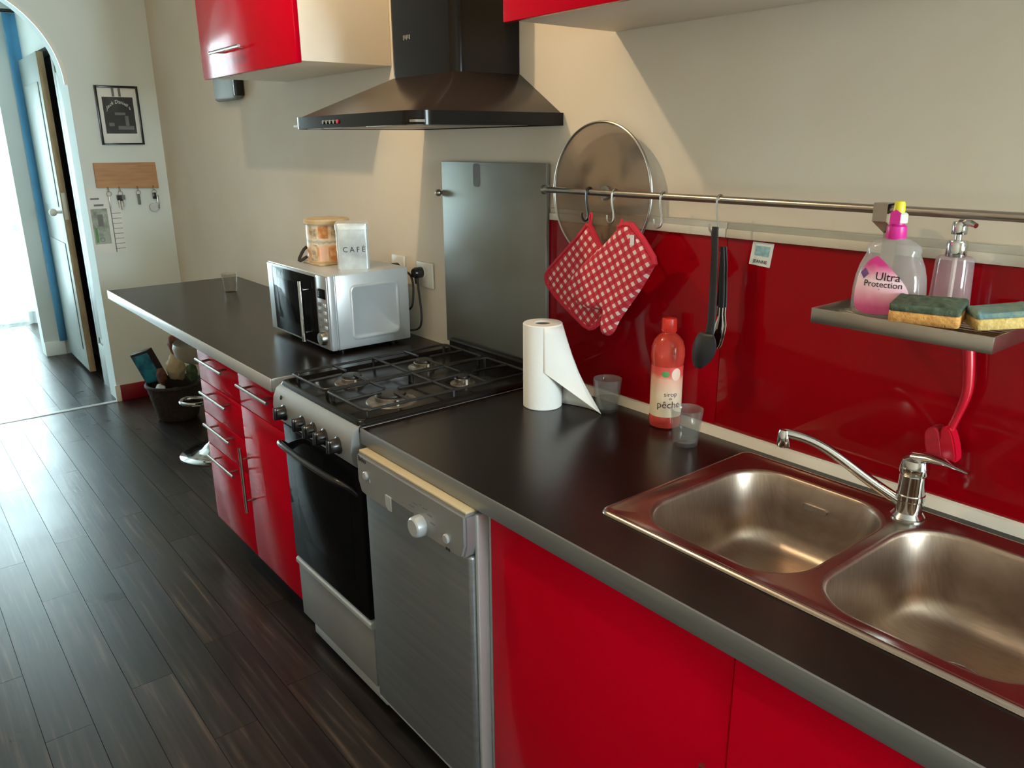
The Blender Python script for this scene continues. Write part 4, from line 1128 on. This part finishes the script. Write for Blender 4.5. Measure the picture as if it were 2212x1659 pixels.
# grey unit on the wall under the left cabinet
gu = thing('wall_unit', (-2.43, -.03, 1.815), 'grey rounded box fixed to the wall beyond the left wall cabinet', 'box')
G().box((-2.585, -.048, 1.817), (-2.29, -.001, 2.06), .020, 4).make('cover', 'grey_cover', gu)
G().box((-2.30, -.050, 1.835), (-2.272, -.004, 2.055), .004).make('dark_side', 'black_plastic', gu)  # black strip along the right side of the cover
G().box((-2.46, -.0505, 1.915), (-2.39, -.047, 1.95), .002).make('sticker', 'paper_flat', gu)

# =================================================================== END WALL: PICTURE, KEY BOARD, CALENDARS
def onwall(y0, y1, z0, z1, d0, d1, bev=.001): return G().box((XL+d0, y0, z0), (XL+d1, y1, z1), bev)
RWX = Matrix(((0, 0, 1, 0), (1, 0, 0, 0), (0, 1, 0, 0), (0, 0, 0, 1)))   # text standing on the end wall, facing +X, reading along +Y
pc = thing('framed_picture', (XL, -.234, 1.61), 'small black framed dark poster on the end wall', 'picture')
py0, py1, pz0, pz1 = -.356, -.112, 1.612, 1.953
onwall(py0+.008, py1-.008, pz0+.008, pz1-.008, .001, .010).make('mount', 'paper_flat', pc)
for a in ((py0, py0+.013, pz0, pz1), (py1-.013, py1, pz0, pz1), (py0+.013, py1-.013, pz0, pz0+.010), (py0+.013, py1-.013, pz1-.013, pz1)):
    onwall(*a, .0005, .018).make('frame_bar', 'black_plastic', pc)
ps = onwall(py0+.035, py1-.035, pz0+.065, pz1-.065, .010, .011, 0).make('poster', 'dark_print', pc)
yy, zz_ = (py0+py1)/2, pz1-.110
text('lettering', "Jack Daniel's", .030, 'paper_flat', ps, T(0, 0, 0), warp=lambda p: (0.0118, yy+.234+p.x*.9, zz_-1.61+p.y+.018-7*p.x*p.x*1.0), ext=0)
for a, b, c_, d_ in ((-.30, -.27, 1.72, 1.74), (-.25, -.16, 1.70, 1.722), (-.205, -.185, 1.72, 1.78), (-.26, -.20, 1.785, 1.80)):
    onwall(a, b, c_, d_, .0112, .0118, 0).make('grey_shape', 'ink_grey', ps)
for yb in (-.262, -.225): onwall(yb, yb+.014, pz1-.062, pz1-.014, .0103, .0110, 0).make('grey_shape', 'ink_grey', pc)
kb = thing('key_board', (XL, -.246, 1.34), 'bare wooden key board fixed to the end wall', 'board')
G().prism([(-.425, 1.507), (-.067, 1.505), (-.064, 1.345), (-.425, 1.360)], 'x', XL+.001, XL+.020, .002).make('board', 'wood_board', kb)
for y in (-.365, -.30, -.195, -.10): G().tube([(XL+.020, y, 1.362), (XL+.036, y, 1.352), (XL+.036, y, 1.340), (XL+.030, y, 1.335)], .003, 8, smooth=1).make('hook', 'satin_metal', kb)
def keys(y, z, label, kind):
    t = thing('key_bunch', (XL+.03, y, z-.1), label, 'keys', group='keys on the key board')
    G().tube([(XL+.034+.012*math.sin(a)*.3, y+.014*math.cos(a), z-.012+.014*math.sin(a)) for a in [2*PI*i/20 for i in range(20)]], .0016, 6, closed=True).make('ring', 'satin_metal', t)
    if kind == 0:
        for k_, (dy, l) in enumerate(((-.012, .07), (.002, .085), (.014, .065))):
            G().box((XL+.026+k_*.004, y+dy-.010, z-.028-l*.35), (XL+.029+k_*.004, y+dy+.010, z-.022), .001).make('key_head', 'ink_black' if k_ < 2 else 'ink_grey', t)
            G().box((XL+.026+k_*.004, y+dy-.004, z-.028-l), (XL+.028+k_*.004, y+dy+.004, z-.028-l*.35)).make('key_blade', 'satin_metal', t)
    elif kind == 1:
        G().box((XL+.028, y-.008, z-.085), (XL+.034, y+.008, z-.02), .003).make('key_fob', 'ink_grey', t)
    elif kind == 2:
        G().box((XL+.026, y-.012, z-.055), (XL+.036, y+.010, z-.015), .004).make('key_fob', 'black_plastic', t)
        G().cyl((XL+.027, y-.012, z-.105), (XL+.031, y-.012, z-.105), .026, n=24).make('disc_tag', 'alu_bright', t)
        G().box((XL+.030, y+.012, z-.115), (XL+.033, y+.022, z-.03), .001).make('key_blade', 'satin_metal', t)
    else:
        G().box((XL+.028, y-.004, z-.10), (XL+.031, y+.004, z-.02), .001).make('key_blade', 'alu_bright', t)
keys(-.300, 1.335, 'bunch of dark keys, second from the arch on the key board', 0)
keys(-.195, 1.335, 'single grey fob hanging in the middle of the key board', 1)
keys(-.100, 1.335, 'black key fob with a round disc tag at the right of the key board', 2)
keys(-.365, 1.335, 'thin pale key hanging nearest the arch on the key board', 3)
ca = thing('wall_calendar', (XL, -.43, .97), 'white sheet with a faded picture hanging beside the arch', 'calendar')
G().prism([(-.489, 1.362), (-.335, 1.352), (-.372, .962), (-.489, .975)], 'x', XL+.001, XL+.003).make('sheet', 'paper_flat', ca)
onwall(-.478, -.385, 1.02, 1.235, .003, .0036, 0).make('picture', 'photo_print', ca)
for a, b, c_, d_, m in ((-.470, -.455, 1.03, 1.12, 'leaf_green'), (-.445, -.415, 1.13, 1.20, 'ink_grey'), (-.455, -.40, 1.25, 1.262, 'ink_grey'), (-.47, -.42, 1.29, 1.30, 'ink_grey')):
    onwall(a, b, c_, d_, .0034, .0040, 0).make('print_patch', m, ca)
text('lettering', 'O', .04, 'ink_grey', ca, T(.0042, -.435+.43, 1.045-.97) @ RWX, ext=0)
c2 = thing('list_strip', (XL, -.32, .96), 'narrow ruled paper strip hanging under the key board', 'paper')
onwall(-.366, -.302, .962, 1.255, .0032, .0042, 0).make('strip', 'paper_flat', c2)
for i in range(8): onwall(-.360, -.308, .985+i*.031, .988+i*.031, .0042, .0047, 0).make('rule_line', 'ink_grey', c2)
onwall(-.366, -.361, .965, 1.25, .0042, .0050, 0).make('dark_edge', 'ink_grey', c2)

# =================================================================== UNDER THE BAR: BASKET, STOOL
bkx, bky = -3.14, -.285
bk = thing('wicker_basket', (bkx, bky, 0), 'dark woven basket on the floor under the breakfast bar', 'basket')
pf = [(.105, 0), (.115, .01)]+[(.115+.042*i/10, .01+.20*i/10) for i in range(1, 11)]
g = G(); n = 48; lps = []
for i, (r, z) in enumerate(pf+[(.163, .222), (.158, .228), (.150, .222)]+[(.150-.04*i/4, .215-.19*i/4) for i in range(1, 5)]):
    lps.append([((r+.003*(1 if (j+i) % 2 else -1)*(1 if .01 < z < .21 and i < 12 else 0))*math.cos(2*PI*j/n)+bkx, (r+.003*(1 if (j+i) % 2 else -1)*(1 if .01 < z < .21 and i < 12 else 0))*math.sin(2*PI*j/n)+bky, z) for j in range(n)])
g.loft(lps); g.make('body', 'wicker', bk, ang=1.2)
G().tube([(bkx+.158*math.cos(2*PI*i/48), bky+.158*math.sin(2*PI*i/48), .222) for i in range(48)], .011, 10, closed=True).make('rim', 'wicker', bk)
# contents
bx_ = thing('printed_box', (bkx-.055, bky-.075, .225), 'blue printed carton leaning out of the basket', 'box')
bx_.rotation_euler = (math.radians(10), math.radians(-18), math.radians(38))
G().box((-.065, -.025, .0), (.065, .025, .215), .004).make('carton', 'brown_dark', bx_, local=True)
G().box((-.060, -.0275, .02), (.060, -.024, .20), .001).make('label', 'pack_teal', bx_, local=True)
def lump(name, loc, r, sc, m, label, cat='packet', sd=1):
    g = G(); t = bmesh.new(); bmesh.ops.create_icosphere(t, subdivisions=3, radius=r)
    rnd = random.Random(sd); ph = [rnd.uniform(0, 6) for _ in range(6)]
    for v in t.verts:
        p = v.co/r; k_ = 1+.13*math.sin(p.x*5+ph[0])*math.sin(p.y*4+ph[1])+.09*math.sin(p.z*8+ph[2]+p.x*3)
        v.co = Vector((v.co.x*k_*sc[0]+loc[0], v.co.y*k_*sc[1]+loc[1], v.co.z*k_*sc[2]+loc[2]))
    g.merge(t); o = g.make(name, m, loc=loc, ang=.9); return tag(o, label, cat, 'things heaped in the basket')
lump('crumpled_packet', (bkx+.035, bky+.01, .320), .060, (1.1, .9, 1.25), 'pack_cream', 'cream crumpled packet in the middle of the basket', sd=2)
lump('crumpled_packet', (bkx+.015, bky+.03, .462), .046, (1.1, .9, 1.2), 'brick_red', 'reddish brown crumpled packet on top of the basket heap', sd=3)
lump('crumpled_packet', (bkx+.052, bky-.080, .290), .034, (1.2, .8, 1.4), 'brick_red', 'reddish brown crumpled packet in front of the cream one', sd=4)
lump('crumpled_packet', (bkx+.128, bky+.075, .300), .036, (.8, .9, 1.6), 'pack_green', 'green crumpled packet at the right of the basket', sd=5)
lump('crumpled_paper', (bkx+.055, bky-.095, .215), .034, (1.2, .7, .9), 'paper_flat', 'white crumpled paper at the front of the basket', 'paper', sd=6)
lump('crumpled_packet', (bkx+.095, bky-.020, .190), .034, (1., .8, .9), 'pack_green', 'dark green crumpled packet low at the front right of the basket', sd=7)

stx, sty = -2.40, -.30
stl = thing('bar_stool', (stx, sty, 0), 'chrome based bar stool tucked under the breakfast bar', 'stool')
G().lathe([(.195, 0), (.197, .004), (.190, .010), (.14, .018), (.08, .035), (.045, .065), (.032, .11), (.028, .14)], (stx, sty, 0), 40).make('base', 'chrome', stl)
G().lathe([(.028, .12), (.028, .36), (.020, .365), (.020, .575)], (stx, sty, 0), 24).make('column', 'chrome', stl)
fr_ = [(stx-.025, sty-.01, .30), (stx-.085, sty-.045, .30), (stx-.120, sty-.095, .30), (stx-.095, sty-.14, .30), (stx-.02, sty-.15, .30), (stx+.04, sty-.09, .30), (stx+.022, sty-.02, .30)]
G().tube(fr_, .010, 10, smooth=2).make('footrest', 'chrome', stl)
g = G(); lps = []
for r, z in ((.06, .52), (.12, .53), (.155, .56), (.162, .60), (.155, .625), (.13, .61), (.02, .60)): lps.append([(stx+r*math.cos(2*PI*i/36), sty+r*math.sin(2*PI*i/36), z) for i in range(36)])
g.loft(lps); g.make('seat', 'seat_grey', stl, ang=1.)
